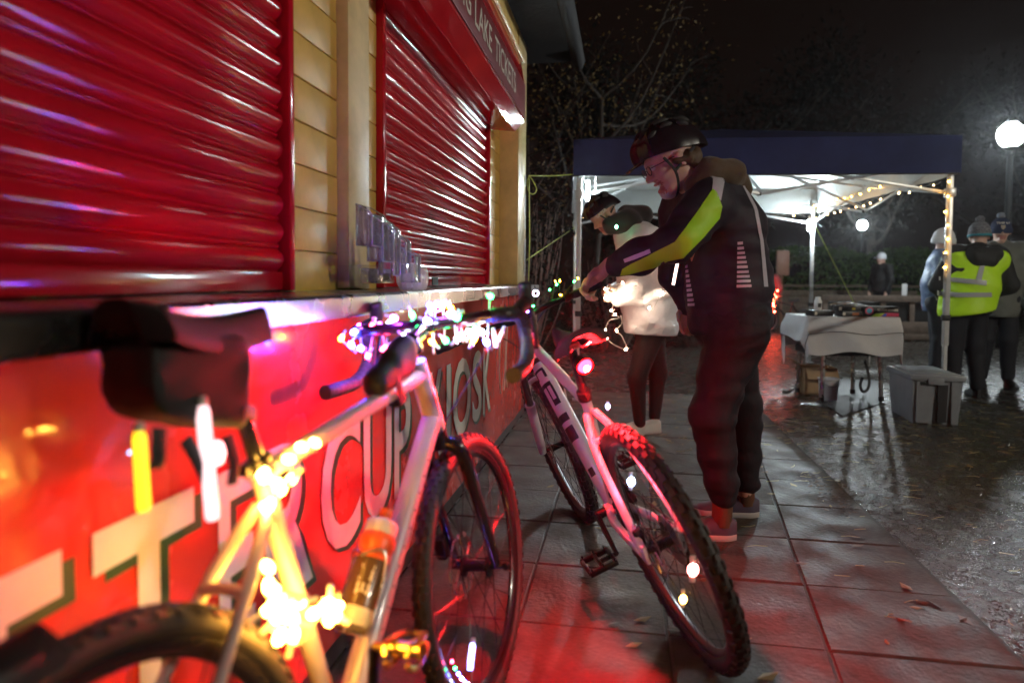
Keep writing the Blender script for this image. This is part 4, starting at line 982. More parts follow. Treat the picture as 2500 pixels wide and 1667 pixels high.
def shoe(parent, heel, toe, m_up, m_sole, loc, w_=.045):
    heel, toe = Vector(heel)-Vector(loc), Vector(toe)-Vector(loc); d = (toe-heel).normalized(); l = Vector((-d.y, d.x, 0)).normalized(); L = (toe-heel).length; b = MB()
    def ring(t, z, k_): 
        hw = w_*(.78+.32*math.sin(min(1, t*1.15)*math.pi*.72))*(1 if t < .82 else max(.35, 1-((t-.82)/.18)**2*.75))*(1 if t > .16 else .42+.58*math.sin(max(0, t)/.16*math.pi/2)); return hw*k_
    rows = []
    ts = [0, .02, .05, .1, .16, .25, .35, .45, .55, .65, .75, .83, .89, .94, .975, 1]
    sole = []
    for t in ts:
        c = heel+d*(L*t); row = []
        for (z, k_) in ((0.0, .9), (.004, 1.0), (.026, 1.02), (.03, .97)):
            row.append((z, ring(t, z, k_)))
        sole.append((c, row))
    rows = [[c-l*hw+Vector((0, 0, z)) for (z, hw) in row]+[c+l*hw+Vector((0, 0, z)) for (z, hw) in reversed(row)] for (c, row) in sole]
    b.grid(rows, 1); b.add(rows[0], [tuple(range(8))], 1); b.add(rows[-1], [tuple(reversed(range(8)))], 1)
    rows = []
    for t in ts:
        c = heel+d*(L*t); top = (.085+.015*min(1, t/.08)) if t < .3 else lerp(.10, .05, min(1, (t-.3)/.55)); top = top if t < .9 else .04; hw = ring(t, 0, .97); row = []
        for j in range(9):
            a = math.pi*j/8; row.append(c+l*(-math.cos(a)*hw*(1 if abs(math.cos(a)) > .8 else .92))+Vector((0, 0, .028+(top-.028)*math.sin(a)**.6)))
        rows.append(row)
    b.grid(rows, 0); b.add(rows[0], [tuple(range(9))], 0); b.add(rows[-1], [tuple(reversed(range(9)))], 0)
    return b.build('shoe', [m_up, m_sole], parent, smooth=50)
def helmet(parent, T, m, loc, s=1.0, visor=0.0, vents=True, m2=None):
    """ridged shell around the skull; T(f,l,u)"""
    l = Vector(loc); b = MB(); rows = []; n = 40
    for i in range(15):
        ph = (i/14)*R(97); row = []
        for j in range(n):
            a = 2*math.pi*j/n; fx, ly = math.cos(a), math.sin(a)
            ridge = 1+.045*math.cos(ly*17)*math.sin(ph)**1.5*(1 if abs(fx) > .2 else .6)
            rx = .132 if fx > 0 else .142; drop = -.03*max(0, -fx)**1.5*math.sin(ph)**4+.02*max(0, fx)*math.sin(ph)**4
            row.append(T((rx*fx*math.sin(ph)*ridge-.006)*s, .098*ly*math.sin(ph)*ridge*s, (.05+.112*math.cos(ph)*ridge+drop)*s)-l)
        row.append(row[0]); rows.append(row)
    b.grid(rows); c = T(0, 0, .06*s)-l
    inn = [[c+(p-c)*.86 for p in r_] for r_ in rows[4:]]; b.grid([list(reversed(r_)) for r_ in inn]); b.grid([rows[-1], inn[-1]])
    sh = b.build('helmet', m, parent, smooth=55)
    if visor:
        rows = []
        for i in range(6):
            t = i/5; rows.append([T((.118+visor*t-.02*abs(math.sin(a))*t)*math.cos(a*.55)*s, .098*math.sin(a)*(1-.3*t)*s, (.055-.012*t)*s)-l for a in np.linspace(-1.0, 1.0, 11)])
        q = MB(); q.grid(rows); q.grid([[p-Vector((0, 0, .006)) for p in reversed(r_)] for r_ in rows]); q.build('visor', m, sh)
    st = MB()
    for s_ in (-1, 1):
        st.tube(spline([T(.05*s, s_*.088*s, .03*s)-l, T(.03*s, s_*.084*s, -.03*s)-l, T(.03*s, s_*.05*s, -.085*s)-l, T(.035*s, 0, -.112*s)-l], 4), .006, 6, flat=.25); st.tube([T(-.07*s, s_*.085*s, .02*s)-l, T(.03*s, s_*.084*s, -.03*s)-l], .006, 6, flat=.25)
    st.build('chin_strap', M_strap, sh)
    if vents:
        vm = MB()
        for ly in (-.68, -.34, 0, .34, .68):
            for (f0, f1) in ((.75, .35), (.15, -.3), (-.45, -.8)):
                P = []
                for t in np.linspace(0, 1, 6):
                    fx = lerp(f0, f1, t)*math.sqrt(max(.05, 1-ly*ly)); up = math.sqrt(max(0, 1-fx*fx-ly*ly*.98)); k_ = 1.012
                    P.append(T(((.132 if fx > 0 else .142)*fx*k_-.006)*s, .098*ly*k_*s, (.05+.112*up*k_)*s)-l)
                vm.tube(P, [.003, .009, .011, .011, .009, .003], 6, flat=.35)
        vm.build('vents', m2 or M_dark, sh)
    return sh

# ------------------------------------------------------------------ man in the hi-vis sleeved jacket holding the mountain bike
ML = gnd(1790, 1300); ML.z = 0
man = thing('person', 'helmeted cyclist in dark jacket with green sleeve stripe, holding the mountain bike', 'person', loc=ML)
YS = 2.60
hc = px(1640, 402, 2.66); Th = frame3(hc, (-.87, -.08, -.42), (-.42, 0, .9))
hip = px(1782, 800, 2.80); chest = px(1772, 560, 2.74); shL = px(1735, 492, 2.56); shR = shL+Vector((-.03, .36, .01))
elb = px(1652, 592, 2.47); wri = px(1502, 648, 2.66); grip = B2 @ (bc2+Vector((-.025, -.31, .018)))
elR = shR+Vector((.0, .07, -.29)); wrR = px(1680, 742, 3.0); hdR = px(1677, 790, 3.0)
kneeL = px(1738, 1010, 2.72); ankL = px(1765, 1235, 2.74); kneeR = px(1812, 1000, 2.98); ankR = px(1818, 1200, 3.0)
gdir = (B2.to_3x3() @ Vector((1, 0, 0))); 
neck = px(1712, 470, 2.72)
hk = (grip-wri).normalized()
hl_ = hand_prims(grip-(hk*.075)+Vector((.005, 0, .028)), hk*1+Vector((0, 0, -.15)), B2.to_3x3() @ Vector((0, 1, .0)), .72, 1.12)
bodyP = head_prims(Th, 1.05, True, 2)+[(neck, Th(-.02, 0, -.05), .06, .058, 0), (px(1740, 500, 2.72), px(1765, 760, 2.78), .11, .12, 0), (shL, elb, .05, .045, 0), (elb, wri, .043, .032, 0), (shR, elR, .05, .045, 0), (elR, wrR, .043, .03, 0), (hip+Vector((0, -.09, -.02)), kneeL, .085, .06, 0), (kneeL, ankL+Vector((0, 0, .0)), .058, .04, 0), (hip+Vector((.02, .1, -.02)), kneeR, .085, .06, 0), (kneeR, ankR, .058, .04, 0), (hip+Vector((0, -.08, 0)), hip+Vector((0, .1, 0)), .11, .11, 0)]
sdf_obj('body', bodyP, [M_skin, M_lip, mat('grey_beard', (.55, .45, .42), .8, bump=(300, .001)), M_mouth], man, h=.007, k=.02, extra=[(hl_, dict(h=.0035, k=.006)), (hand_prims(wrR, hdR-wrR, Vector((-1, -.2, 0)), .45, 1.05), dict(h=.0045, k=.006))])
eyes(Th, man, 1.05, ML)
b = MB(); b.tube([Th(.083+.006*math.cos(a), .021*a, -.0535)-ML for a in np.linspace(-1, 1, 9)], .0042, 6); b.build('teeth', M_tooth, man)
M_jkt = mat('dark_softshell', (.016, .012, .024), .7, bump=[(420, .0004), (22, .004)]); M_hv = mat('lime_fabric', (.42, .80, .02), .6, bump=[(350, .0004), (30, .003)]); M_refl = mat('reflective_tape', (.62, .58, .66), .35, var=(60, .1)); M_hoodie = mat('brown_fleece', (.10, .062, .032), .9, bump=[(250, .001), (30, .004)], sheen=.3)
JT = lambda x, y, Y: px(x, y, Y)
lat = Vector((.05, 1, 0))
jk = [(hip+Vector((.0, .01, .05)), JT(1775, 690, 2.79), .172, .172, 0, lat, 1.12), (JT(1775, 690, 2.79), chest, .172, .15, 0, lat, 1.2), (chest, JT(1745, 500, 2.74), .15, .12, 0, lat, 1.25), (shL+Vector((.01, .04, -.01)), shR+Vector((.01, -.04, -.01)), .095, .095, 0), (neck+Vector((.03, 0, -.03)), neck+Vector((.0, 0, .0)), .095, .075, 0),
      (shL, shL.lerp(elb, .5), .086, .08, 0), (shL.lerp(elb, .5), elb, .08, .072, 0), (elb, elb.lerp(wri, .55), .072, .064, 0), (elb.lerp(wri, .55), wri, .064, .047, 0), (shR, elR, .085, .07, 0), (elR, wrR, .068, .05, 0)]
jacket = sdf_obj('jacket', jk, [M_jkt], man, h=.01, k=.035, wr=((19, .009, 1, 1, 1.7), (44, .004, 1.2, 1, 1.4)), cuts=[(px(1790, 812, 2.78), (.12, 0, -1))], seed=3)
hd = sdf_obj('hood', [(px(1692, 452, 2.62), px(1730, 418, 2.62), .035, .05, 0), (px(1730, 418, 2.62), px(1785, 425, 2.66), .05, .058, 0), (px(1785, 425, 2.7), px(1812, 462, 2.72), .055, .04, 0), (px(1730, 418, 2.84), px(1785, 425, 2.82), .05, .055, 0), (px(1692, 452, 2.86), px(1730, 418, 2.84), .03, .05, 0)], [M_hoodie], man, h=.007, k=.03, wr=((40, .004, 1, 1, 1),), seed=9)
def man_patch(name, quad, m, nu=10, nv=3): return patch(name, jacket, quad, m, man, nu, nv)
man_patch('sleeve_stripe', [((1740, 462), (1750, 470)), ((1717, 495), (1762, 505)), ((1694, 529), (1756, 533)), ((1668, 564), (1717, 579)), ((1648, 590), (1668, 629)), ((1618, 606), (1631, 637)), ((1580, 625), (1595, 654)), ((1541, 644), (1541, 668)), ((1520, 656), (1514, 672))], M_hv, 40, 8)
man_patch('shoulder_stripe', [((1706, 437), (1708, 430)), ((1727, 428), (1735, 417)), ((1740, 437), (1760, 425)), ((1740, 450), (1769, 440)), ((1738, 463), (1759, 491))], M_refl, 18, 5)
man_patch('forearm_stripe', [((1523, 633), (1526, 641)), ((1550, 622), (1553, 632)), ((1587, 608), (1590, 617))], M_refl, 10, 2)
man_patch('back_piping', [((1812, 455), (1818, 453)), ((1840, 510), (1848, 510)), ((1855, 590), (1863, 590)), ((1864, 700), (1874, 700))], M_refl, 20, 2)
for i in range(10):
    y = 591+i*11.6; w0 = 1800-i*.2; w1 = 1813+i*2.3; man_patch('reflective_bar', [((w0, y), (w0, y+6.5)), ((w1, y-1), (w1, y+5.5))], M_refl, 4, 2)
for i in range(9):
    y = 648+i*11.5; w0 = 1674+i*.8; w1 = w0+6+i*1.3; man_patch('reflective_bar', [((w0, y), (w0, y+7)), ((w1, y-1), (w1, y+6))], M_refl, 3, 2)
man_patch('hem_piping', [((1792, 806), (1792, 810)), ((1830, 815), (1830, 819)), ((1872, 806), (1872, 811))], mat('yellow_piping', (.5, .42, .08), .5), 8, 2)
M_trs = mat('dark_trousers', (.010, .008, .014), .8, bump=[(400, .0004), (18, .005)])
tr = [(hip+Vector((.0, -.07, .04)), hip+Vector((.0, .11, .04)), .142, .142, 0), (hip+Vector((0, -.08, -.03)), kneeL, .118, .09, 0), (kneeL, ankL+Vector((0, 0, .06)), .088, .068, 0), (hip+Vector((.02, .11, -.03)), kneeR, .115, .086, 0), (kneeR, ankR+Vector((0, 0, .05)), .084, .064, 0)]
sdf_obj('trousers', tr, [M_trs], man, h=.01, k=.03, wr=((15, .013, 1, 1, 1.5), (36, .006, 1, 1, 1.3)), seed=5)
M_shu = mat('purple_grey_shoe', (.09, .06, .10), .6, bump=(300, .0005)); M_sole = mat('pale_sole', (.6, .52, .5), .5); M_sock = mat('orange_sock', (.14, .06, .03), .9)
hl0 = gnd(1797, 1318); hl1 = gnd(1852, 1262)
shoe(man, hl0+Vector((.0, 0, 0)), hl0+Vector((-.29, .05, 0)), M_shu, M_sole, ML); shoe(man, hl1, hl1+Vector((-.29, .05, 0)), M_shu, M_sole, ML)
b = MB(); b.tube([ankL+Vector((0, 0, .07))-ML, hl0+Vector((-.06, .01, .06))-ML], .043, 12); b.build('sock', M_sock, man)
b = MB(); b.tube([ankR+Vector((0, 0, .07))-ML, hl1+Vector((-.06, .01, .06))-ML], .043, 12); b.build('sock', M_sock, man)
M_helm = mat('black_helmet_shell', (.018, .012, .016), .25, coat=.3)
helmet(man, Th, M_helm, ML, 1.1, .055, m2=M_dark)
sdf_obj('hair', [(Th(-.05, -.06, .0), Th(-.075, -.04, -.03), .03, .03, 0), (Th(-.05, .06, .0), Th(-.075, .04, -.03), .03, .03, 0), (Th(-.085, -.04, -.005), Th(-.085, .04, -.005), .032, .032, 0), (Th(.01, .082, .0), Th(-.04, .08, -.01), .014, .022, 0), (Th(.01, -.082, .0), Th(-.04, -.08, -.01), .014, .022, 0)], [M_hair], man, h=.006, k=.015, wr=((90, .004, 1, 1, 1),))
gl = MB()
for s_ in (-1, 1):
    c = [Th(.108-.012*abs(math.sin(a))*0, (s_*.034+.024*math.cos(a)), .012+.018*math.sin(a))-ML for a in np.linspace(0, 2*math.pi, 21)[:-1]]; gl.tube(c, .0017, 6, closed=True); gl.tube([Th(.105, s_*.057, .018)-ML, Th(.0, s_*.09, .02)-ML], .0018, 6)
gl.tube([Th(.109, -.011, .016)-ML, Th(.112, 0, .02)-ML, Th(.109, .011, .016)-ML], .0017, 6); gl.build('glasses', M_dark, man)
for s_ in (-1, 1):
    b = MB(); b.add([Th(.1075, s_*.034+.023*math.cos(a), .012+.017*math.sin(a))-ML for a in np.linspace(0, 2*math.pi, 17)[:-1]], [tuple(range(16))]); b.build('lens', clear_plastic('spectacle_lens', (.97, .97, .97), .06, .02), man)
stick('white glow stick hanging from the sleeve of the hi-vis sleeved cyclist', px(1657, 625, 2.62), px(1643, 698, 2.62), glow('pale_glow_stick', (1, .7, .62), 1.6), .006)

# ------------------------------------------------------------------ woman in the white puffer jacket
WL = gnd(1580, 1052); WL.z = 0
wo = thing('person', 'person in white puffer jacket and black helmet looking down at fairy lights', 'person', loc=WL)
Yw = 4.62; q = lambda x, y, d=0: px(x, y, Yw+d)
Tw = frame3(q(1478, 528), (-.75, -.1, -.62), (-.62, 0, .78))
hipw = q(1585, 800); chw = q(1560, 610); shl = q(1575, 590, -.17); shr = q(1545, 590, .17); el = q(1618, 690, -.22); wr_ = q(1510, 728, -.22); elr = q(1560, 700, .22); wrr = q(1490, 715, .1)
kl_ = q(1555, 920, -.1); al_ = q(1562, 1030, -.05); kr_ = q(1606, 910, .1); ar_ = q(1598, 1015, .08)
sdf_obj('body', head_prims(Tw, 1.0)+[(q(1530, 565), Tw(-.02, 0, -.05), .055, .052, 0), (chw, hipw, .12, .12, 0), (shl, el, .045, .04, 0), (el, wr_, .04, .028, 0), (shr, elr, .045, .04, 0), (elr, wrr, .04, .028, 0), (hipw, kl_, .06, .04, 0), (kl_, al_, .04, .03, 0), (hipw, kr_, .06, .04, 0), (kr_, ar_, .04, .03, 0)], [M_skin, M_lip, M_hair, M_mouth], wo, h=.01, k=.025,
  extra=[(hand_prims(wr_, q(1470, 722, -.25)-wr_, Vector((0, 0, 1)), .55, 1.0), dict(h=.005, k=.006)), (hand_prims(wrr, q(1465, 712, 0)-wrr, Vector((0, 0, 1)), .55, 1.0), dict(h=.005, k=.006))])
M_puff = mat('white_puffer', (.86, .84, .88), .4, var=(8, .06), bump=[(30, .006), (80, .003)], sheen=.2)
wj = sdf_obj('jacket', [(q(1588, 790), q(1580, 690), .195, .20, 0, lat, 1.1), (q(1580, 690), q(1562, 600), .20, .165, 0, lat, 1.1), (shl, shr, .11, .11, 0), (q(1535, 570), q(1550, 590), .10, .12, 0), (shl, el, .105, .1, 0), (el, el.lerp(wr_, .5), .1, .09, 0), (el.lerp(wr_, .5), wr_, .09, .06, 0), (shr, elr, .1, .095, 0), (elr, wrr, .09, .06, 0)], [M_puff], wo, h=.011, k=.04, wr=((14, .012, 1, 1, 2.0), (36, .006, 1, 1, 1.6), (70, .002, 1, 1, 1)), cuts=[(q(1590, 815), (-.05, 0, -1))], seed=11)
M_blkf = mat('black_fleece', (.016, .012, .013), .85, bump=(220, .001), sheen=.3)
sdf_obj('hood', [(q(1490, 555, -.05), q(1540, 545, -.08), .05, .075, 0), (q(1530, 525, -.02), q(1572, 525, 0), .07, .07, 0), (q(1540, 545, .08), q(1490, 555, .05), .075, .05, 0), (q(1480, 545, -.08), q(1530, 530, -.09), .035, .05, 0)], [M_blkf], wo, h=.01, k=.04, wr=((25, .006, 1, 1, 1),))
M_leg = mat('black_leggings', (.006, .005, .006), .85, bump=(300, .0005))
sdf_obj('leggings', [(hipw+Vector((0, -.06, 0)), hipw+Vector((0, .06, 0)), .115, .115, 0), (hipw+Vector((0, -.06, -.03)), kl_, .095, .066, 0), (kl_, al_, .064, .042, 0), (hipw+Vector((.02, .07, -.03)), kr_, .105, .066, 0), (kr_, ar_, .064, .042, 0)], [M_leg], wo, h=.012, k=.03)
M_wsh = mat('white_trainer', (.6, .55, .52), .5)
h1 = gnd(1612, 1056); shoe(wo, h1, h1+Vector((-.25, -.06, 0)), M_wsh, M_sole, WL); h2 = gnd(1572, 1062); shoe(wo, h2, h2+Vector((-.25, -.03, 0)), M_wsh, M_sole, WL)
hw = helmet(wo, Tw, M_helm, WL, .98, 0)
Ms = Matrix.Identity(4)
a_ = Tw(.075, .075, .052); e1 = (Tw(.0, .101, .052)-a_).normalized()
fx = (Tw(-1, 0, 0)-Tw(0, 0, 0)).normalized(); uz = (Tw(0, 0, 1)-Tw(0, 0, 0)).normalized(); pos = Tw(.075, .088, .025)-WL
ex = (fx*.9+Vector((0, -.35, 0))).normalized(); Mt = Matrix(((ex.x, uz.x, 0, pos.x), (ex.y, uz.y, 0, pos.y), (ex.z, uz.z, 1, pos.z), (0, 0, 0, 1)))
fit_text('LAZER', Mt, .085, .022, M_white, hw, 'lettering', bold=.02)
GWj = glow('jacket_bulb', (1, .74, .52), 40)
# fairy lights she is untangling
pts = [(1480, 705), (1505, 695), (1520, 690), (1490, 718), (1500, 722), (1478, 726), (1512, 722), (1524, 728), (1500, 742), (1494, 758), (1500, 768), (1512, 776), (1488, 782), (1478, 805), (1482, 826), (1500, 842), (1530, 852), (1518, 820), (1505, 806), (1518, 790), (1516, 770)]
P = [px(x, y, Yw-.32) for x, y in pts]
light_string('warm fairy lights bunched in the hands of the person in white', spline(P, 4), [(P[i], rv(), GWj, .009 if i in (3, 4, 5, 6) else .007) for i in (0, 2, 3, 4, 5, 6, 7, 9, 10, 13, 14, 16, 18)], M_whtw, wr=.003)
P = [px(x, y, Yw-.3) for x, y in ((1545, 700), (1580, 690), (1608, 665), (1620, 690), (1612, 720), (1590, 760), (1585, 752))]
light_string('warm fairy lights draped round the white puffer jacket', spline(P, 4), [(P[i], (0, -1, .2), GWj, .008) for i in (2, 3, 4, 6)], M_clrw)
cl = tag(link('collar_light', bulb_mesh(glow('green_collar_light', (.2, 1, .5), 14), .009), None, px(1505, 556, Yw-.22)), 'small green light at the collar of the white puffer jacket', 'light')
for lab, x, y, Y, rr in (('lone warm light beside the chest of the hi-vis sleeved cyclist', 1656, 503, 3.0, .011), ('lone warm light hanging behind the waist of the hi-vis sleeved cyclist', 1661, 719, 3.2, .013)):
    tag(link('hanging_light', bulb_mesh(glow('warm_bulb_big', (1, .62, .3), 60), rr), None, px(x, y, Y)), lab, 'light')

# ------------------------------------------------------------------ bystanders
def standing(label, X, Y, face, height, coat, trousers, coat_m, trs_m, shoe_m, headtilt=-.05, arms=None, h=.013, seed=1, coat_len=.52, bulk=1.0, collar=True, loc_z=0, bend=0.0, side=0.0):
    """face: heading in degrees, 0 = towards -Y (camera), 90 = towards +X"""
    L0 = Vector((X, Y, 0)); t = thing('person', label, 'person', loc=L0); s = height/1.75; a = R(face)
    f = Vector((math.sin(a), -math.cos(a), 0)); l = Vector((-f.y, f.x, 0)); u = Vector((0, 0, 1))
    def p(ff, ll, z):
        zz = z*s; return L0+f*(ff+bend*max(0, (z-.9))*.6)*s+l*ll*s+u*zz+Vector((side*max(0, z-.95), 0, 0))
    T = frame3(p(.03, 0, 1.60), f+u*headtilt, u); hip_ = p(0, 0, .92); sh = [p(0, s_*.19, 1.40) for s_ in (-1, 1)]; arms = arms or [((.02, .27, 1.12), (.1, .24, .88)), ((.02, .27, 1.12), (.1, .24, .88))]
    E_ = [p(arms[i][0][0], s_*arms[i][0][1], arms[i][0][2]) for i, s_ in ((0, -1), (1, 1))]; W_ = [p(arms[i][1][0], s_*arms[i][1][1], arms[i][1][2]) for i, s_ in ((0, -1), (1, 1))]
    K = [p(.02, s_*.1, .50) for s_ in (-1, 1)]; A_ = [p(-.02, s_*.11, .1) for s_ in (-1, 1)]
    B_ = head_prims(T, s)+[(p(0, 0, 1.42), T(-.02, 0, -.05), .06*s, .055*s, 0), (p(0, 0, 1.3), hip_, .12, .12, 0)]
    for i in (0, 1): B_ += [(sh[i], E_[i], .048, .042, 0), (E_[i], W_[i], .04, .028, 0), (hip_+l*(.09*(1 if i else -1)), K[i], .085, .06, 0), (K[i], A_[i], .055, .038, 0)]
    ex = [(hand_prims(W_[i], (W_[i]-E_[i])+u*-.05, f, .45, s), dict(h=.006, k=.006)) for i in (0, 1)]
    sdf_obj('body', B_, [M_skin, M_lip, M_hair, M_mouth], t, h=.009, k=.025, extra=ex); eyes(T, t, s, L0)
    C_ = [(p(0, 0, 1.42-coat_len), p(0, 0, 1.15), .165*bulk, .17*bulk, 0, l, 1.15), (p(0, 0, 1.15), p(0, 0, 1.36), .17*bulk, .13*bulk, 0, l, 1.3), (sh[0]-l*-.03, sh[1]-l*.03, .1*bulk, .1*bulk, 0), (p(0, 0, 1.42), p(0, 0, 1.47), .09, .075, 0)]
    for i in (0, 1): C_ += [(sh[i], E_[i], .09*bulk, .075*bulk, 0), (E_[i], W_[i], .073*bulk, .052*bulk, 0)]
    co = sdf_obj(coat, C_, [coat_m], t, h=h, k=.04, wr=((18, .006, 1, 1, 1.5), (40, .0025, 1, 1, 1)), cuts=[(p(0, 0, 1.42-coat_len-.07), (0, 0, -1))], seed=seed)
    Tr = [(hip_-l*.08, hip_+l*.08, .14, .14, 0)]
    for i in (0, 1): Tr += [(hip_+l*(.09*(1 if i else -1)), K[i], .11, .082, 0), (K[i], A_[i]+u*.02, .08, .062, 0)]
    sdf_obj(trousers, Tr, [trs_m], t, h=h, k=.03, wr=((16, .007, 1, 1, 1),), seed=seed+1)
    for i in (0, 1): hl = p(-.07, (.11 if i else -.11), 0); hl.z = 0; shoe(t, hl, hl+f*.28*s+l*(.03 if i else -.03), shoe_m, M_dark, L0)
    return t, T, p, co, L0, (f, l, u)
def beanie(t, T, L0, m, s=1.0, brim=None, bobble=None, cap=False):
    rows = []
    for i in range(10):
        ph = R(108)*i/9; rows.append([T((.104*math.cos(a)*math.sin(ph)-.008)*s, .093*math.sin(a)*math.sin(ph)*s, (.035+.112*math.cos(ph)*(1.05 if ph < 1.2 else 1))*s)-L0+Vector((0, 0, .002*math.cos(a*26)*(0 if cap else 1))) for a in np.linspace(0, 2*math.pi, 53)])
    b = MB(); b.grid(rows); ht = b.build('cap' if cap else 'beanie', m, t, smooth=60)
    if brim:
        b = MB(); rr = [[T((r_*math.cos(a)-.008)*s, r_*.9*math.sin(a)*s, z*s)-L0 for a in np.linspace(0, 2*math.pi, 41)] for (r_, z) in ((.104, -.012), (.111, -.006), (.112, .02), (.109, .042), (.103, .046))]; b.grid(rr); b.build('turn_up', brim, ht)
    if bobble:
        b = MB(); b.ball(T(-.02*s, 0, .165*s)-L0, .038*s, 16); me = b.v; b.v = [tuple(Vector(v)+Vector((random.uniform(-1, 1), random.uniform(-1, 1), random.uniform(-1, 1)))*.004) for v in me]; b.build('bobble', bobble, ht)
    if cap:
        b = MB(); rows = [[T((.095+.075*r_*math.cos(a*.6))*s, .085*math.sin(a)*s, (.045-.012*r_)*s)-L0 for a in np.linspace(-1.1, 1.1, 11)] for r_ in (0, .5, 1)]; b.grid(rows); b.grid([[p_-Vector((0, 0, .005)) for p_ in reversed(r_)] for r_ in rows]); b.build('peak', m, ht)
    return ht
M_knitw = mat('white_knit', (.7, .72, .76), .8, bump=(120, .002)); M_knitb = mat('dark_patterned_knit', (.03, .03, .04), .85, var=(55, .9, (.25, .25, .27)), bump=(140, .002)); M_knitn = mat('navy_knit', (.015, .022, .07), .85, bump=(140, .002)); M_teal = mat('teal_knit', (.03, .22, .28), .8)
M_coatg = mat('grey_green_coat', (.13, .135, .12), .7, bump=[(300, .0006), (20, .004)]); M_coatk = mat('black_coat', (.014, .014, .014), .75, bump=[(300, .0006), (20, .004)]); M_jean = mat('dark_jeans', (.012, .013, .02), .8, bump=(250, .0006)); M_boot = mat('black_boot', (.014, .013, .013), .5); M_bluep = mat('blue_patterned_shell', (.03, .06, .16), .5, var=(22, .9, (.2, .28, .42)), bump=(25, .006))
# hi-vis steward seen from behind
P0 = gnd(2352, 968)
hv, Thv, php, hco, hL, (hf, hlv, hu) = standing('person seen from behind in lime reflective vest and patterned beanie', P0.x, P0.y, 172, 1.68, 'coat', 'trousers', M_coatk, M_jean, M_boot, bulk=1.12, arms=[((.02, .36, 1.12), (.2, .2, .98)), ((.04, .27, 1.12), (.2, .14, 1.0))], seed=21, bend=.08, side=.2)
M_vest = mat('lime_hi_vis', (.58, .96, .02), .5, bump=[(500, .0004), (16, .006)], emit=None); M_band = mat('grey_reflective_band', (.40, .42, .43), .4)
VP = [(php(0, 0, .86), php(0, 0, 1.12), .205, .205, 0, hlv, 1.2), (php(0, 0, 1.12), php(0, 0, 1.30), .205, .17, 0, hlv, 1.2), (php(0, -.16, 1.36), php(0, .16, 1.36), .14, .14, 0)]
vest = sdf_obj('vest', VP, [M_vest], hv, h=.012, k=.04, wr=((15, .010, 1, 1, 1.2), (34, .003, 1, 1, 1)), cuts=[(php(0, 0, .84), (.18, 0, -1)), (php(-.06, 0, 1.44), (0, .35, 1))], seed=8)
def vp_(name, quad, nu=16, nv=3): return patch(name, vest, quad, M_band, hv, nu, nv, .006)
vp_('reflective_band', [((2292, 675), (2292, 684)), ((2340, 679), (2340, 690)), ((2408, 685), (2408, 697))]); vp_('reflective_band', [((2288, 709), (2288, 721)), ((2340, 714), (2340, 726)), ((2420, 714), (2420, 725))])
vp_('shoulder_band', [((2313, 618), (2300, 622)), ((2308, 650), (2298, 650)), ((2306, 676), (2297, 676))]); vp_('shoulder_band', [((2398, 628), (2410, 626)), ((2390, 655), (2402, 655)), ((2382, 682), (2396, 684))])
bh = beanie(hv, Thv, hL, M_knitb, .98, None, M_knitb); b = MB(); b.grid([[Thv((r_*math.cos(a)-.008), r_*.9*math.sin(a), z)-hL for a in np.linspace(0, 2*math.pi, 41)] for (r_, z) in ((.104, -.004), (.108, 0), (.108, .016), (.104, .02))]); b.build('turn_up', M_teal, bh)
sdf_obj('hood', [(php(-.12, -.1, 1.42), php(-.14, .1, 1.42), .07, .07, 0), (php(-.15, -.06, 1.35), php(-.15, .06, 1.35), .06, .06, 0)], [M_coatk], hv, h=.012, k=.05)
# man in grey coat facing the camera
P0 = gnd(2428, 944)
gm, Tg, gp, gco, gL, (gf, gll, gu_) = standing('person in grey coat and navy bobble hat with a crest, facing the tent', P0.x, P0.y, -28, 1.77, 'coat', 'trousers', M_coatg, M_jean, M_boot, coat_len=.62, seed=31, bulk=1.08)
bn = beanie(gm, Tg, gL, M_knitn, 1.02, M_knitn, mat('grey_bobble', (.25, .27, .32), .9, var=(60, .6)))
c0 = Tg(.128, 0, .05)-gL; rx = (Tg(0, -1, 0)-Tg(0, 0, 0)); ux = Vector((0, 0, 1)); rx = -rx if rx.x < 0 else rx
def hat_text(s, off, w_, h, m, name='lettering'):
    pos = c0+rx*off[0]+ux*off[1]; Mx = Matrix(((rx.x, 0, gf.x, pos.x), (rx.y, 0, gf.y, pos.y), (rx.z, 1, gf.z, pos.z), (0, 0, 0, 1))); return fit_text(s, Mx, w_, h, m, bn, name, bold=.02)
hat_text('THE LI', (-.06, .035), .11, .02, M_white)
b = MB(); cq = c0+ux*.0
b.prism([(-.018, .022), (.018, .022), (.018, -.005), (0, -.024), (-.018, -.005)], 0, .004, Matrix(((rx.x, 0, gf.x, cq.x), (rx.y, 0, gf.y, cq.y), (rx.z, 1, gf.z, cq.z), (0, 0, 0, 1)))); b.build('crest', mat('gold_crest', (.5, .38, .08), .5, var=(90, .9, (.05, .1, .4))), bn)
b = MB(); cp = gp(.12, .0, 1.40)-gL; b.tube([gp(.14, 0, .95)-gL, gp(.165, 0, 1.2)-gL, gp(.13, 0, 1.42)-gL], .006, 6); b.build('zip', M_dark, gm)
# person in white beanie behind the tent leg
P0 = gnd(2324, 948)
wb, Twb, _, _, wL_, _ = standing('person in ribbed white beanie and blue patterned jacket behind the tent leg', P0.x, P0.y+.25, 62, 1.66, 'jacket', 'trousers', M_bluep, M_jean, M_boot, seed=41)
beanie(wb, Twb, wL_, M_knitw, 1.03, M_knitw)
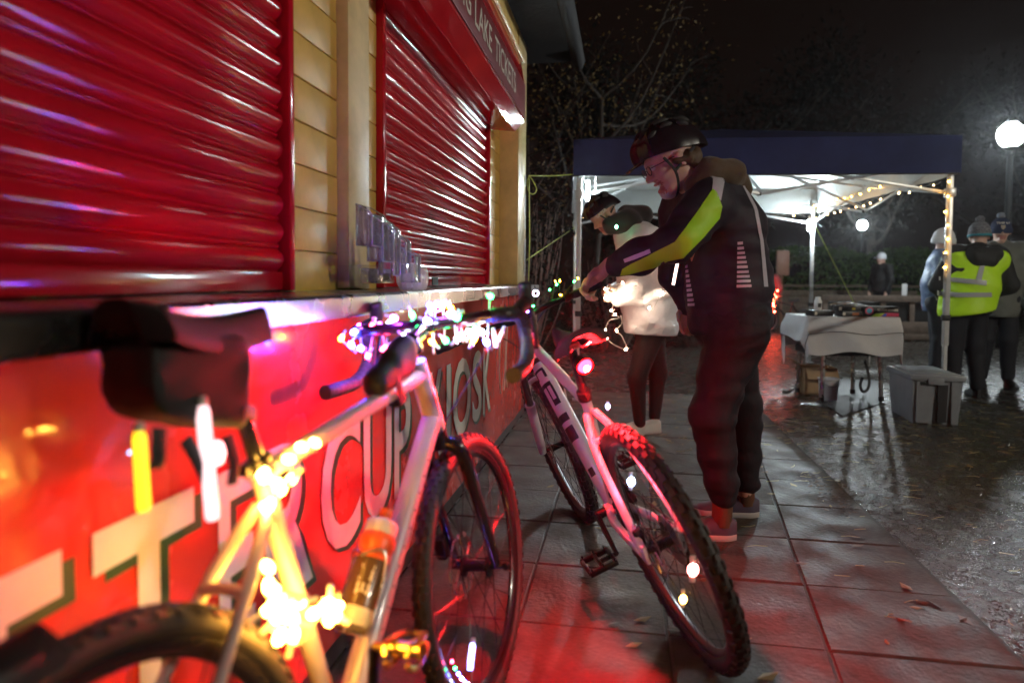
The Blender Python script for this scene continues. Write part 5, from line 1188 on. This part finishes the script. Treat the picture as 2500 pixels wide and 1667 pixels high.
# distant walker with cap, distant cyclist
P0 = px(2150, 800, 15.2)
cp_, Tc, _, _, cL, _ = standing('dim figure in pale cap walking before the dark hedge', P0.x, 15.2, -75, 1.78, 'coat', 'trousers', M_coatk, M_jean, M_boot, seed=51, h=.025)
beanie(cp_, Tc, cL, M_knitw, 1.04, cap=True)
b = MB(); b.box(px(2208, 708, 15.0), (.12, .02, .28), bev=.008); tag(b.build('paper_bag', M_wplas), 'pale folded paper carried beside the dim figure in the cap', 'paper')
P0 = gnd(1876, 806)
kd, Tk, _, _, kL, _ = standing('far cyclist in pale hat and red-lit jacket beside a small bicycle', P0.x, P0.y, -40, 1.45, 'jacket', 'trousers', mat('red_jacket', (.25, .03, .03), .6), M_jean, M_boot, seed=61, h=.025, bend=.3)
beanie(kd, Tk, kL, M_knitw, 1.0, M_knitw)
B3 = bike_matrix(P0.x+.62, P0.y-.35, R(262), .05)
b3 = thing('small_bicycle', 'small dark bicycle with red lights far behind the tent', 'bicycle', M=B3)
b = MB(); b.tube([v3((.28, .6)), v3((.36, .28))], .016, 8); b.tube([v3((.28, .57)), v3((.68, .66))], .016, 8); b.tube([v3((.70, .6)), v3((.36, .28))], .02, 8); b.tube([v3((.67, .72)), v3((.72, .55))], .02, 8)
for s_ in (-1, 1): b.tube([v3((.28, .57), s_*.02), v3((0, .25), s_*.05)], .009, 6); b.tube([v3((.36, .28), s_*.02), v3((0, .25), s_*.05)], .009, 6); b.tube([v3((.72, .55), s_*.04), v3((.83, .25), s_*.05)], .011, 6)
b.build('frame', M_blackp, b3)
for X_ in (0, .83): wheel(b3, Matrix.Translation((X_, 0, .25)), .25, .045, 30, .004, ROWS_M[:3], M_rim2, .016, nsp=12)
b = MB(); b.tube([v3((.66, .78), -.27), v3((.67, .80), 0), v3((.66, .78), .27)], .012, 8); b.tube([v3((.67, .72)), v3((.67, .8))], .014, 8); b.build('handlebar', M_blackm, b3)
link('saddle', saddle_mesh(.22, .13), b3, (.15, 0, .70)); b = MB(); b.tube([v3((.28, .58)), v3((.26, .69))], .013, 8); b.build('seatpost', M_blackp, b3)
GR = glow('far_red_bulb', (1, .07, .03), 45)
P = [B3 @ v3((.72+.05*math.sin(i*2.3), .45+.045*i), .06*math.cos(i*1.9)) for i in range(11)]
light_string('cluster of red lights wound on the small distant bicycle', spline(P, 3), [(p_, rv(), GR, .016) for p_ in P], M_dark)
# ================================================================== table and goods under the tent
TB = px(2063, 772, 6.15); tz = .772
tabM = Matrix.Translation((TB.x-.02, 6.2, 0)) @ Matrix.Rotation(R(-4), 4, 'Z')
tb = thing('folding_table', 'folding table with tubular steel legs under a grey cloth in the tent', 'table', M=tabM)
b = MB(); b.box((0, 0, tz-.02), (.80, .55, .03), bev=.006); b.build('table_top', M_wplas, tb)
for i, (x, y) in enumerate(((-.27, -.3), (.22, .2), (-.3, .22), (.3, -.2))):
    b = MB(); b.tube([(x*.9, y*.85, tz-.04), (x, y, .04)], .019, 12); lg = b.build('leg', M_alloy, tb); b = MB(); b.tube([(x, y, .045), (x, y, .003)], .023, 10); b.build('rubber_foot', M_dark, lg)
sh = MB(); sh.box((0, 0, .42), (.66, .42, .012), bev=.003)
for y in (-.21, .21): sh.box((0, y, .455), (.66, .012, .06), bev=.002)
for x in (-.33, .33): sh.box((x, 0, .455), (.012, .40, .06), bev=.002)
for k_ in range(5): sh.box((-.26+.13*k_, -.222, .455), (.1, .008, .04), bev=.002)
sh.build('under_tray', M_dark, tb)
M_cloth = mat('grey_tablecloth', (.62, .62, .65), .75, bump=[(350, .0005), (12, .006)], var=(4, .12))
def drape(hw, hd, over, ztop):
    N = 60; rows = []
    for i in range(N+1):
        row = []
        for j in range(N+1):
            u = -1+2*i/N; v = -1+2*j/N; X = u*(hw+over[0]); Y = v*(hd+over[1]); ox = max(0, abs(X)-hw); oy = max(0, abs(Y)-hd); x = max(-hw, min(hw, X)); y = max(-hd, min(hd, Y))
            d = math.hypot(ox, oy); fold = .018*math.sin((X*13+Y*9))*min(1, d*6); out = .03*min(1, d*9)+.14*d*(.45+.3*math.sin(X*6+1))
            nx, ny = (math.copysign(1, X)*(ox/(d+1e-6)), math.copysign(1, Y)*(oy/(d+1e-6)))
            dz = max(ox, oy)+.75*min(ox, oy); out *= 1-.5*min(1, min(ox, oy)*8); row.append(Vector((x+nx*(out+fold), y+ny*(out+fold), ztop-(dz**1.04)*.95+.02*math.sin(X*11+Y*7)*min(1, d*4)+.002*mnoise.noise(Vector((X*9, Y*9, 0))))))
        rows.append(row)
    return rows
b = MB(); rows = drape(.405, .28, (.24, .36), tz+.006); b.grid(rows); b.grid([[p-Vector((0, 0, .003)) for p in reversed(r_)] for r_ in rows[1:-1]])
clo = b.build('tablecloth', M_cloth, smooth=60); clo.matrix_world = tabM; tag(clo, 'grey striped cloth draped over the folding table', 'tablecloth')
sm = MB(); 
for k_ in (46, 47): pass
ln = [r_[9] for r_ in rows]; sm.tube([p+Vector((0, -.004, .002)) for p in ln], .003, 5); sm.build('stripe', M_dark, clo)
def tabpt(x, y): return tabM @ Vector((x, y, tz+.0085))
def carton(name, label, x, y, d, rot, mats, cat='box', z0=0):
    t = thing(name, label, cat, M=Matrix.Translation(tabM @ Vector((x, y, tz+.009+z0))) @ Matrix.Rotation(R(rot), 4, 'Z'))
    b = MB(); b.box((0, 0, d[2]/2), d, bev=.0015); b.build('carton', mats, t); return t
M_bxk = mat('black_card', (.02, .018, .02), .4); M_card = mat('brown_card', (.38, .24, .13), .75, var=(8, .2))
gs = carton('glow_sticks_box', 'printed glow sticks box with colourful graphics on the table', .25, -.21, (.30, .12, .092), -6, M_bxk)
FR = lambda x, z, y=-.0605: Matrix(((1, 0, 0, x), (0, 0, -1, y), (0, 1, 0, z), (0, 0, 0, 1)))
fit_text('GLOW STICKS', FR(-.035, .05, -.0612), .175, .02, M_white, gs, 'lettering', bold=.03)
def flat_poly(pts, m, parent, name, y=-.0611):
    b = MB(); b.add([(p[0], y, p[1]) for p in pts], [tuple(range(len(pts)))]); return b.build(name, m, parent, smooth=0)
flat_poly([(-.06, .002), (.148, .002), (.148, .032), (.04, .036)], mat('magenta_print', (.55, .03, .10), .4), gs, 'print_patch'); flat_poly([(-.09, .002), (-.01, .002), (.03, .034), (-.05, .03)], mat('lime_print', (.4, .6, .05), .4), gs, 'print_patch', -.0614); flat_poly([(.0, .004), (.035, .004), (.05, .026), (.03, .03)], mat('blue_print', (.03, .12, .6), .4), gs, 'print_patch', -.0617)
flat_poly([(-.105+.036*math.cos(a), .05+.036*math.sin(a)) for a in np.linspace(0, 6.28, 20)[:-1]], mat('pink_print', (.7, .12, .2), .4), gs, 'print_roundel'); flat_poly([(-.105+.024*math.cos(a), .052+.024*math.sin(a)) for a in np.linspace(0, 6.28, 20)[:-1]], mat('cyan_print', (.1, .45, .7), .4), gs, 'print_roundel', -.0615)
c1 = carton('small_box', 'black box with white barcode, bottom of a stack on the table', -.02, -.22, (.19, .13, .045), 3, M_bxk); flat_poly([(-.09, .008), (-.065, .008), (-.065, .037), (-.09, .037)], M_white, c1, 'barcode', -.0661)
flat_poly([(.0, .01), (.06, .01), (.06, .034), (.0, .034)], mat('orange_print', (.4, .12, .03), .4), c1, 'print_patch', -.0661)
c2 = carton('small_box', 'black box with yellow print, top of a stack on the table', -.035, -.215, (.2, .13, .045), -4, M_bxk, z0=.0465); flat_poly([(-.095, .008), (-.07, .008), (-.07, .037), (-.095, .037)], M_white, c2, 'barcode', -.0661); flat_poly([(.02, .012), (.05, .012), (.05, .034), (.02, .034)], mat('yellow_print', (.5, .42, .03), .4), c2, 'print_patch', -.0661)
c3 = carton('small_box', 'flat dark box lying at the end of the table', -.27, -.2, (.2, .12, .05), 8, M_bxk); flat_poly([(-.085, .008), (-.06, .008), (-.06, .037), (-.085, .037)], M_white, c3, 'barcode', -.0611)
cup = thing('bottle', 'white printed bottle standing on the flat dark box beside the tent leg', 'bottle', loc=tabM @ Vector((-.285, -.2, tz+.0605)))
b = MB(); b.lathe([(.0, 0), (.03, 0), (.033, .006), (.033, .085), (.024, .10), (.024, .12), (0, .122)], 20); b.build('body', M_wplas, cup); fit_text('OSD', Matrix(((0, 0, 1, 0), (0, 0, 0, 0), (0, 0, 0, 0), (0, 0, 0, 1))), .001, .001, M_dark, cup) if False else None
b = MB(); b.box((0, -.0335, .045), (.03, .002, .04)); b.build('print', M_bxk, cup)
fb = MB(); rr = []
for i in range(8):
    rr.append([tabM @ Vector((-.1+.04*j+.01*mnoise.noise(Vector((i, j, 2))), -.2+.025*i, tz+.105+.02*mnoise.noise(Vector((i*.8, j*.8, 5)))+.02*math.sin(j*.5))) for j in range(9)])
fb.grid(rr); tag(fb.build('plastic_bag', M_film, smooth=30), 'crinkled clear plastic bag lying over the boxes on the table', 'plastic bag')
fp = MB(); fp.box((0, 0, 0), (.22, .10, .004), rot=Matrix.Rotation(R(-12), 3, 'X')); fo = fp.build('card_flap', M_card, loc=tabM @ Vector((-.03, -.14, tz+.118))); tag(fo, 'loose brown card flap lying on the stacked boxes', 'card')
# things on the ground below and beside the table
def open_box(name, label, loc, d, rot, m):
    t = thing(name, label, 'box', M=Matrix.Translation(loc) @ Matrix.Rotation(R(rot), 4, 'Z')); b = MB(); hx, hy, hz = d[0]/2, d[1]/2, d[2]; th = .006
    b.box((0, 0, th/2+.001), (d[0], d[1], th))
    for s_ in (-1, 1): b.box((s_*(hx-th/2), 0, hz/2), (th, d[1]-.002, hz-.004)); b.box((0, s_*(hy-th/2), hz/2), (d[0]-2*th-.002, th, hz-.004))
    b.build('carton', m, t)
    for (ax, s_, an) in (('x', -1, 35), ('x', 1, -20), ('y', -1, 50), ('y', 1, 30)):
        f_ = MB(); L = (hy if ax == 'y' else hx)*.9
        if ax == 'x': f_.box((s_*L*.5*math.cos(R(an)), 0, 0), (L, d[1]*.96, .004), rot=Matrix.Rotation(R(-s_*an), 3, 'Y')); f_.build('flap', m, t, loc=(s_*hx, 0, hz+abs(math.sin(R(an)))*L*.5*(1 if an > 0 else -1)))
        else: f_.box((0, s_*L*.5*math.cos(R(an)), 0), (d[0]*.96, L, .004), rot=Matrix.Rotation(R(s_*an*-1), 3, 'X')); f_.build('flap', m, t, loc=(0, s_*hy, hz-abs(math.sin(R(an)))*L*.5))
    return t
p1 = gnd(2016, 966); open_box('cardboard_box', 'open brown cardboard box on the ground under the table', (p1.x, p1.y+.2, -.004), (.30, .28, .26), -8, M_card)
p1 = gnd(2018, 974)
bk = thing('bucket', 'white plastic tub standing in front of the cardboard box under the table', 'bucket', loc=(p1.x, p1.y-.03, -.004))
b = MB(); b.lathe([(0, .002), (.075, .002), (.088, .19), (.096, .195), (.096, .205), (.085, .205), (.073, .012), (0, .012)], 28); b.build('tub', mat('white_tub', (.6, .6, .64), .4), bk); b = MB(); b.tube([Vector((.092*math.cos(a), -.02-.075*math.sin(a), .19-.05*math.sin(a))) for a in np.linspace(0, math.pi, 14)], .0025, 6); b.build('handle', M_alloy, bk)
def strap(label, P, r=.014): o = Vector(P[0]); b = MB(); b.tube([p-o for p in P], r, 6, flat=.15); return tag(b.build('webbing_strap', M_strap, loc=o), label, 'strap')
strap('black webbing strap looped under the table beside the storage box', spline([px(2112, 880, 6.3), px(2122, 925, 6.3), px(2118, 950, 6.3), px(2106, 955, 6.3), px(2100, 940, 6.3), px(2106, 920, 6.3)], 5))
strap('black strap trailing on the ground beside the cardboard box', spline([px(1952, 900, 6.2), px(1945, 930, 6.1), px(1938, 950, 6.05), px(1922, 957, 6.0), px(1910, 956, 6.0)], 5), .018)
mt = MB(); q = [gnd(2020, 992), gnd(2058, 1016), gnd(2148, 985), gnd(2150, 930), gnd(2040, 925)]
mt.prism([(p.x, p.y) for p in q], -.003, .004); tag(mt.build('rubber_mat', mat('rough_mat', (.05, .05, .052), .45, bump=(140, .006))), 'dark rough mat lying under the table', 'mat')
# grey storage box
SB0 = gnd(2224, 1032); SB1 = gnd(2330, 1034); fd_ = (SB1-SB0).normalized(); bx = MB()
sbM = Matrix.Translation((SB0.x, SB0.y, -.004)) @ Matrix.Rotation(math.atan2(fd_.y, fd_.x)-R(10), 4, 'Z')
sb = thing('storage_box', 'grey plastic storage box with clip lid on the paving beside the table', 'storage box', M=sbM)
M_grey = mat('grey_plastic', (.27, .29, .33), .42, var=(14, .15), bump=(60, .0006))
wB, dB, hB = .35, .55, .37
def trap(b, x0, x1, y0, y1, z0, z1, ta):
    V = [(x0+ta, y0+ta, z0), (x1-ta, y0+ta, z0), (x1-ta, y1-ta, z0), (x0+ta, y1-ta, z0), (x0, y0, z1), (x1, y0, z1), (x1, y1, z1), (x0, y1, z1)]
    b.add(V, [(3, 2, 1, 0), (4, 5, 6, 7), (0, 1, 5, 4), (1, 2, 6, 5), (2, 3, 7, 6), (3, 0, 4, 7)])
b = MB(); trap(b, 0, wB, 0, dB, 0, hB-.03, .02); b.build('tub', M_grey, sb)
b = MB(); trap(b, wB*.5, wB*.7, -.012, .05, .02, hB-.06, .004); b.build('front_groove', mat('dark_groove', (.03, .03, .035), .5), sb)
for x in (.03, .27): b = MB(); trap(b, x, x+.05 if x > .1 else x+.11, -.008, .03, .01, hB-.035, .006); b.build('front_rib', M_grey, sb)
b = MB(); b.box((wB/2, dB/2, hB-.01), (wB+.035, dB+.035, .045), bev=.008); ld = b.build('lid', M_grey, sb); b = MB(); b.box((wB/2, dB/2, hB+.016), (wB-.04, dB-.04, .012), bev=.004); b.build('lid_panel', M_grey, ld)
b = MB(); b.box((wB*.45, -.022, hB-.035), (.11, .014, .05), bev=.003); b.build('clip', M_grey, sb); b = MB(); b.box((wB*.22, -.014, hB-.05), (.03, .012, .022), bev=.002); b.build('latch', M_dark, sb)

# ================================================================== background: walls, planters, hedge, trees
M_stone = mat('dim_stone', (.10, .075, .05), .8, var=(5, .4), bump=(20, .01)); M_pal = mat('pallet_timber', (.14, .10, .075), .8, var=(9, .4), bump=(30, .004))
a0 = px(1880, 700, 17.5); a1 = px(2140, 700, 17.5)
wa = thing('low_wall', 'low stone wall with flat coping behind the tent', 'wall', loc=(a0.x, 17.5, 0)); L_ = a1.x-a0.x+1
b = MB(); b.box((L_/2, 0, .42), (L_, .3, .9)); b.build('core', M_stone, wa)
sm_ = MB(); sm_.box((0, 0, 0), (.46, .34, .17), bev=.012); sme = sm_.mesh('stone', M_stone)
for r_ in range(5):
    for k_ in range(int(L_/.48)): link('stone', sme, wa, (.25+k_*.48+(.24 if r_ % 2 else 0), -.0+random.uniform(-.012, .012), .07+r_*.178))
cpm = MB(); cpm.box((0, 0, 0), (.9, .42, .07), bev=.012); cme = cpm.mesh('coping', M_stone)
for k_ in range(int(L_/.91)+1): link('coping', cme, wa, (.4+k_*.91, 0, .985))
def pallet(label, x0, x1, ytop, Y, n=3):
    A_ = px(x0, ytop, Y); B_ = px(x1, ytop, Y); t = thing('pallet_planter', label, 'planter', loc=(A_.x, Y, 0), group=None); W = B_.x-A_.x; H = A_.z
    for z in (.08, H*.5, H-.06):
        if z != H*.5: b = MB(); b.box((W/2, 0, z), (W, .03, .12), bev=.004); b.build('board', M_pal, t)
    for k_ in range(n+1): b = MB(); b.box((W*k_/n, .02, H/2), (.1, .03, H), bev=.004); b.build('upright', M_pal, t)
    b = MB(); b.box((W/2, .3, H*.45), (W*.98, .5, H*.8)); b.build('liner', M_dark, t); b = MB(); b.box((W/2, 0, H*.3), (W, .025, H*.25), bev=.004); b.build('board', M_pal, t)
pallet('timber pallet planter with dark openings behind the table', 2016, 2300, 720, 12.2, 4)
b = MB(); b.box((0, 0, 1.55), (.32, .05, .62), bev=.02); b.tube([(0, .05, 0), (0, .05, 1.8)], .03, 8); P = px(1911, 640, 16.2); tag(b.build('notice_board', mat('brown_board', (.22, .10, .06), .6), loc=(P.x, 16.2, 0)), 'brown notice board on a post before the dark trees', 'notice board')
# leaves
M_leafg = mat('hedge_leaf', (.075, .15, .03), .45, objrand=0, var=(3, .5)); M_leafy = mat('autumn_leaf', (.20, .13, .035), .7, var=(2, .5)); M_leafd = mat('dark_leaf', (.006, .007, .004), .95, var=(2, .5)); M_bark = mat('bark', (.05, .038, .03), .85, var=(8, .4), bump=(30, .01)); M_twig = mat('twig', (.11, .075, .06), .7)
def leaves(pts, size, m, name, parent, seed=0):
    g_ = np.random.default_rng(seed); n = len(pts); pts = np.asarray(pts)
    a = g_.normal(size=(n, 3)); a /= np.linalg.norm(a, axis=1)[:, None]; c = np.cross(a, g_.normal(size=(n, 3))); c /= np.linalg.norm(c, axis=1)[:, None]; s = size*g_.uniform(.6, 1.3, (n, 1))
    nn = np.cross(a, c); V = np.stack([pts-a*s, pts+c*s*.45+nn*s*.12, pts+a*s, pts-c*s*.45+nn*s*.12], 1).reshape(-1, 3); F = np.arange(4*n).reshape(-1, 4)
    me = bpy.data.meshes.new(name); me.from_pydata(V.tolist(), [], F.tolist()); me.materials.append(m); return link(name, me, parent)
def hedge(label, x0, x1, ytop, Y, depth, n, seed):
    A_ = px(x0, ytop, Y); B_ = px(x1, ytop, Y); t = thing('hedge', label, 'hedge', loc=(A_.x, Y, 0)); W = B_.x-A_.x; g_ = np.random.default_rng(seed); P = []
    H = A_.z
    while len(P) < n:
        x, y, z = g_.uniform(0, W), g_.uniform(-depth/2, depth/2), g_.uniform(0, 1)**.6; top = H*(.84+.16*mnoise.noise(Vector((x*.5, seed, 0)))+.06*mnoise.noise(Vector((x*2.3, y, 1))))
        zz = z*top; k_ = abs(y)/(depth/2)
        if k_ > .6 or zz > top*.8:
            if mnoise.noise(Vector((x*1.3, y*1.3, zz*1.3))) > -.28: P.append((x, y*(1+.15*mnoise.noise(Vector((x, zz, 3)))), zz*(1-.1*k_)))
    leaves(P, .075, M_leafg, 'foliage', t, seed)
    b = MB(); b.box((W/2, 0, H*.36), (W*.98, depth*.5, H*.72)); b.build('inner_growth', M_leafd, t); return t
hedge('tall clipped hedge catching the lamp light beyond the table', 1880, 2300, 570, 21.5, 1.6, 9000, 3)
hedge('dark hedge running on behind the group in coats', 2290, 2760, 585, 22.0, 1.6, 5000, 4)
def tree(label, X, Y, H, rad, nl, m, seed, size=.07, trunk=.16, lean=0.0, twiggy=False):
    t = thing('tree', label, 'tree', loc=(X, Y, 0)); rs = random.Random(seed); b = MB(); tips = []
    top = Vector((lean, 0, H*.62)); b.tube(spline([(0, 0, 0), (lean*.3+.1, 0, H*.25), top], 5), [trunk*(1-.06*i) for i in range(11)], 10); 
    for k_ in range(13):
        z = H*rs.uniform(.22, .62); a = rs.uniform(0, 6.28); st = Vector((lean*z/(H*.62), 0, z)); L = rad*rs.uniform(.6, 1.0); e = st+Vector((math.cos(a)*L, math.sin(a)*L, H*rs.uniform(.14, .36))); md = st.lerp(e, .5)+Vector((0, 0, -.08*H*rs.random())); P = spline([st, md, e], 4); b.tube(P, [trunk*.4*(1-.09*i) for i in range(9)], 6, caps=False); tips.append(P)
        for j in range(6 if twiggy else 3):
            q0 = P[rs.randrange(3, 9)]; q1 = q0+Vector((rs.uniform(-1, 1), rs.uniform(-1, 1), rs.uniform(-.1, 1.0)))*rad*.42; P2 = spline([q0, q0.lerp(q1, .5)+Vector((rs.uniform(-.1, .1), 0, .06)), q1], 3); b.tube(P2, [trunk*.12*(1-.1*i) for i in range(7)], 5, caps=False); tips.append(P2)
    b.build('trunk', M_bark, t); g_ = np.random.default_rng(seed); P = []
    for P_ in tips:
        for c in P_[2:]:
            k_ = int(nl/len(tips)/max(1, len(P_)-2)); P += [tuple(np.array(c)+g_.normal(size=3)*rad*.13) for _ in range(k_)]
    leaves(P, size, m, 'crown', t, seed); return t
tree('thin autumn tree with sparse yellow leaves behind the kiosk roof', 1.2, 10.5, 6.6, 1.9, 1500, M_leafy, 1, .035, .07, .2, True)
tree('bare-branched young tree between the kiosk and the tent', .1, 9.4, 5.0, 1.3, 700, M_leafy, 12, .03, .05, .1, True)
for i, (lab, x, y, Y, H, rad, s_) in enumerate((('broad dark tree rising above the tent peak', 1820, 690, 26, 11.0, 4.0, 2), ('dark round tree between the tent and the street lamp', 2120, 690, 33, 12.5, 4.5, 3), ('tall dark tree furthest behind the tent front leg', 1480, 690, 24, 9.5, 3.6, 5), ('dark spreading tree beyond the lit street lamp', 2560, 690, 34, 12.5, 5.0, 6))):
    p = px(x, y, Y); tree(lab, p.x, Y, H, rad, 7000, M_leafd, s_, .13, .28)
def bush(label, X, Y, H, rad, nt_, nl, m, seed):
    t = thing('bush', label, 'bush', loc=(X, Y, 0)); rs = random.Random(seed); b = MB(); P = []
    for k_ in range(nt_):
        a = rs.uniform(0, 6.28); r_ = rad*math.sqrt(rs.random()); e = Vector((math.cos(a)*r_, math.sin(a)*r_, H*rs.uniform(.5, 1))); s0 = Vector((e.x*.25, e.y*.25, 0)); pts = spline([s0, s0.lerp(e, .55)+Vector((rs.uniform(-.1, .1), rs.uniform(-.1, .1), .05)), e], 4); b.tube(pts, [.011*(1-.08*i) for i in range(9)], 5, caps=False)
        for c in pts[3:]: P += [tuple(c+Vector((rs.gauss(0, .09), rs.gauss(0, .09), rs.gauss(0, .09)))) for _ in range(max(1, nl//nt_//6))]
    b.build('stems', M_twig, t); leaves(P, .035, m, 'foliage', t, seed)
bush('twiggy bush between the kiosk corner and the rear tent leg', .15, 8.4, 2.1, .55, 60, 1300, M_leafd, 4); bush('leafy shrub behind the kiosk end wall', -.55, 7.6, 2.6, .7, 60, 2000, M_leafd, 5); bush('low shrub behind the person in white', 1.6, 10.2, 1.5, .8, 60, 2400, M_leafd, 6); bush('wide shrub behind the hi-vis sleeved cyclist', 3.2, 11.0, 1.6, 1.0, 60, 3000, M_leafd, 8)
# leaf litter and straw
g_ = np.random.default_rng(11); b = MB()
def gz(x, y):
    q = KMi @ Vector((x, y, 0)); return .006 if (0 < q.x < 1.9 and -.4 < q.y < 6.4) else .0
for i in range(420):
    x = g_.uniform(.2, 4.6); y = g_.uniform(1.3, 6.6)
    if x > y*.85+.1: continue
    z = gz(x, y); a = g_.uniform(0, 6.28); L = g_.uniform(.012, .04); w_ = L*.45; ca, sa = math.cos(a), math.sin(a); c = g_.uniform(.001, .008)
    V = [(x-ca*L, y-sa*L, z+c), (x-sa*w_, y+ca*w_, z+.001), (x+ca*L, y+sa*L, z+c*.6), (x+sa*w_, y-ca*w_, z+.002)]; b.add(V, [(0, 1, 2, 3)], int(g_.integers(0, 3)))
for i in range(520):
    y = g_.uniform(2.0, 6.2) if i % 3 else g_.uniform(4.2, 5.6); x = g_.uniform(.5, 4.4) if i % 3 else g_.uniform(1.8, 4.6)
    if x > y*.85+.1: continue
    z = gz(x, y)+.003; a = g_.normal(0.1, .5); L = g_.uniform(.02, .09); d = Vector((math.cos(a), math.sin(a), 0)); n_ = Vector((-d.y, d.x, 0)); o = Vector((x, y, z)); b.tube([o, o+d*L*.5+n_*g_.uniform(-.012, .012), o+d*L], .0011, 4, mi=3)
lit = struct(b.build('leaf_litter', [mat('fallen_leaf_brown', (.10, .055, .025), .5), mat('fallen_leaf_ochre', (.26, .18, .06), .5), mat('fallen_leaf_dark', (.03, .022, .015), .4), mat('straw', (.5, .42, .2), .55)], smooth=0), 'stuff'); lit['label'] = 'fallen leaves and straw scattered over the wet paving'

# wet aggregate standing proud of the asphalt, and debris swept against the slab edge
g_ = np.random.default_rng(23); V = []; F = []; n_ = 0
while n_ < 26000:
    y = .9+4.6*g_.random()**1.5; x = 1.945+2.2*g_.random(); w_ = KM @ Vector((x, y, 0))
    if w_.x > w_.y*.83+.15: continue
    r_ = g_.uniform(.0018, .0048); h_ = r_*g_.uniform(.3, .8); a = g_.uniform(0, 6.28); o = len(V); tx, ty = g_.normal(0, .4, 2)*r_
    for k_ in range(4): V.append((w_.x+r_*math.cos(a+k_*1.57+g_.normal(0, .2)), w_.y+r_*math.sin(a+k_*1.57+g_.normal(0, .2)), -.0042))
    V.append((w_.x+tx, w_.y+ty, -.004+h_)); F += [(o, o+1, o+4), (o+1, o+2, o+4), (o+2, o+3, o+4), (o+3, o, o+4)]; n_ += 1
me = bpy.data.meshes.new('asphalt_grit'); me.from_pydata(V, [], F); me.materials.append(mat('wet_grit', (.07, .066, .06), .16, var=(40, .6)))
gr = struct(link('asphalt_grit', me), 'stuff'); gr['label'] = 'wet stone grit glinting in the asphalt'
b = MB()
for i in range(170):
    t = g_.random(); p = gnd(lerp(1975, 2075, t)+g_.normal(0, 16), lerp(1165, 1250, t)+g_.normal(0, 8)); L = g_.uniform(.006, .022); a = g_.uniform(0, 6.28); ca, sa = math.cos(a)*L, math.sin(a)*L; z = .006+g_.uniform(0, .006)
    b.add([(p.x-ca, p.y-sa, z), (p.x-sa*.4, p.y+ca*.4, z+.002), (p.x+ca, p.y+sa, z+.004), (p.x+sa*.4, p.y-ca*.4, z)], [(0, 1, 2, 3)], i % 2)
db = struct(b.build('leaf_debris', [mat('fallen_leaf_brown', (.1, .05, .02)), mat('fallen_leaf_dark', (.03, .02, .01))], smooth=0), 'stuff'); db['label'] = 'drift of wet brown leaf bits on the slab joint'
# ================================================================== damp night air
hz = MB(); hz.box((0, 22, 6.5), (70, 60, 15.2))
hzm = bpy.data.materials.new('damp_air'); hzm.use_nodes = True; N = hzm.node_tree.nodes; N.remove(N['Principled BSDF'])
pvn = N.new('ShaderNodeVolumePrincipled'); pvn.inputs['Color'].default_value = (.9, .92, .95, 1); pvn.inputs['Density'].default_value = .0008; pvn.inputs['Anisotropy'].default_value = .86
hzm.node_tree.links.new(pvn.outputs[0], N['Material Output'].inputs['Volume'])
struct(hz.build('haze', hzm, smooth=0), 'stuff')
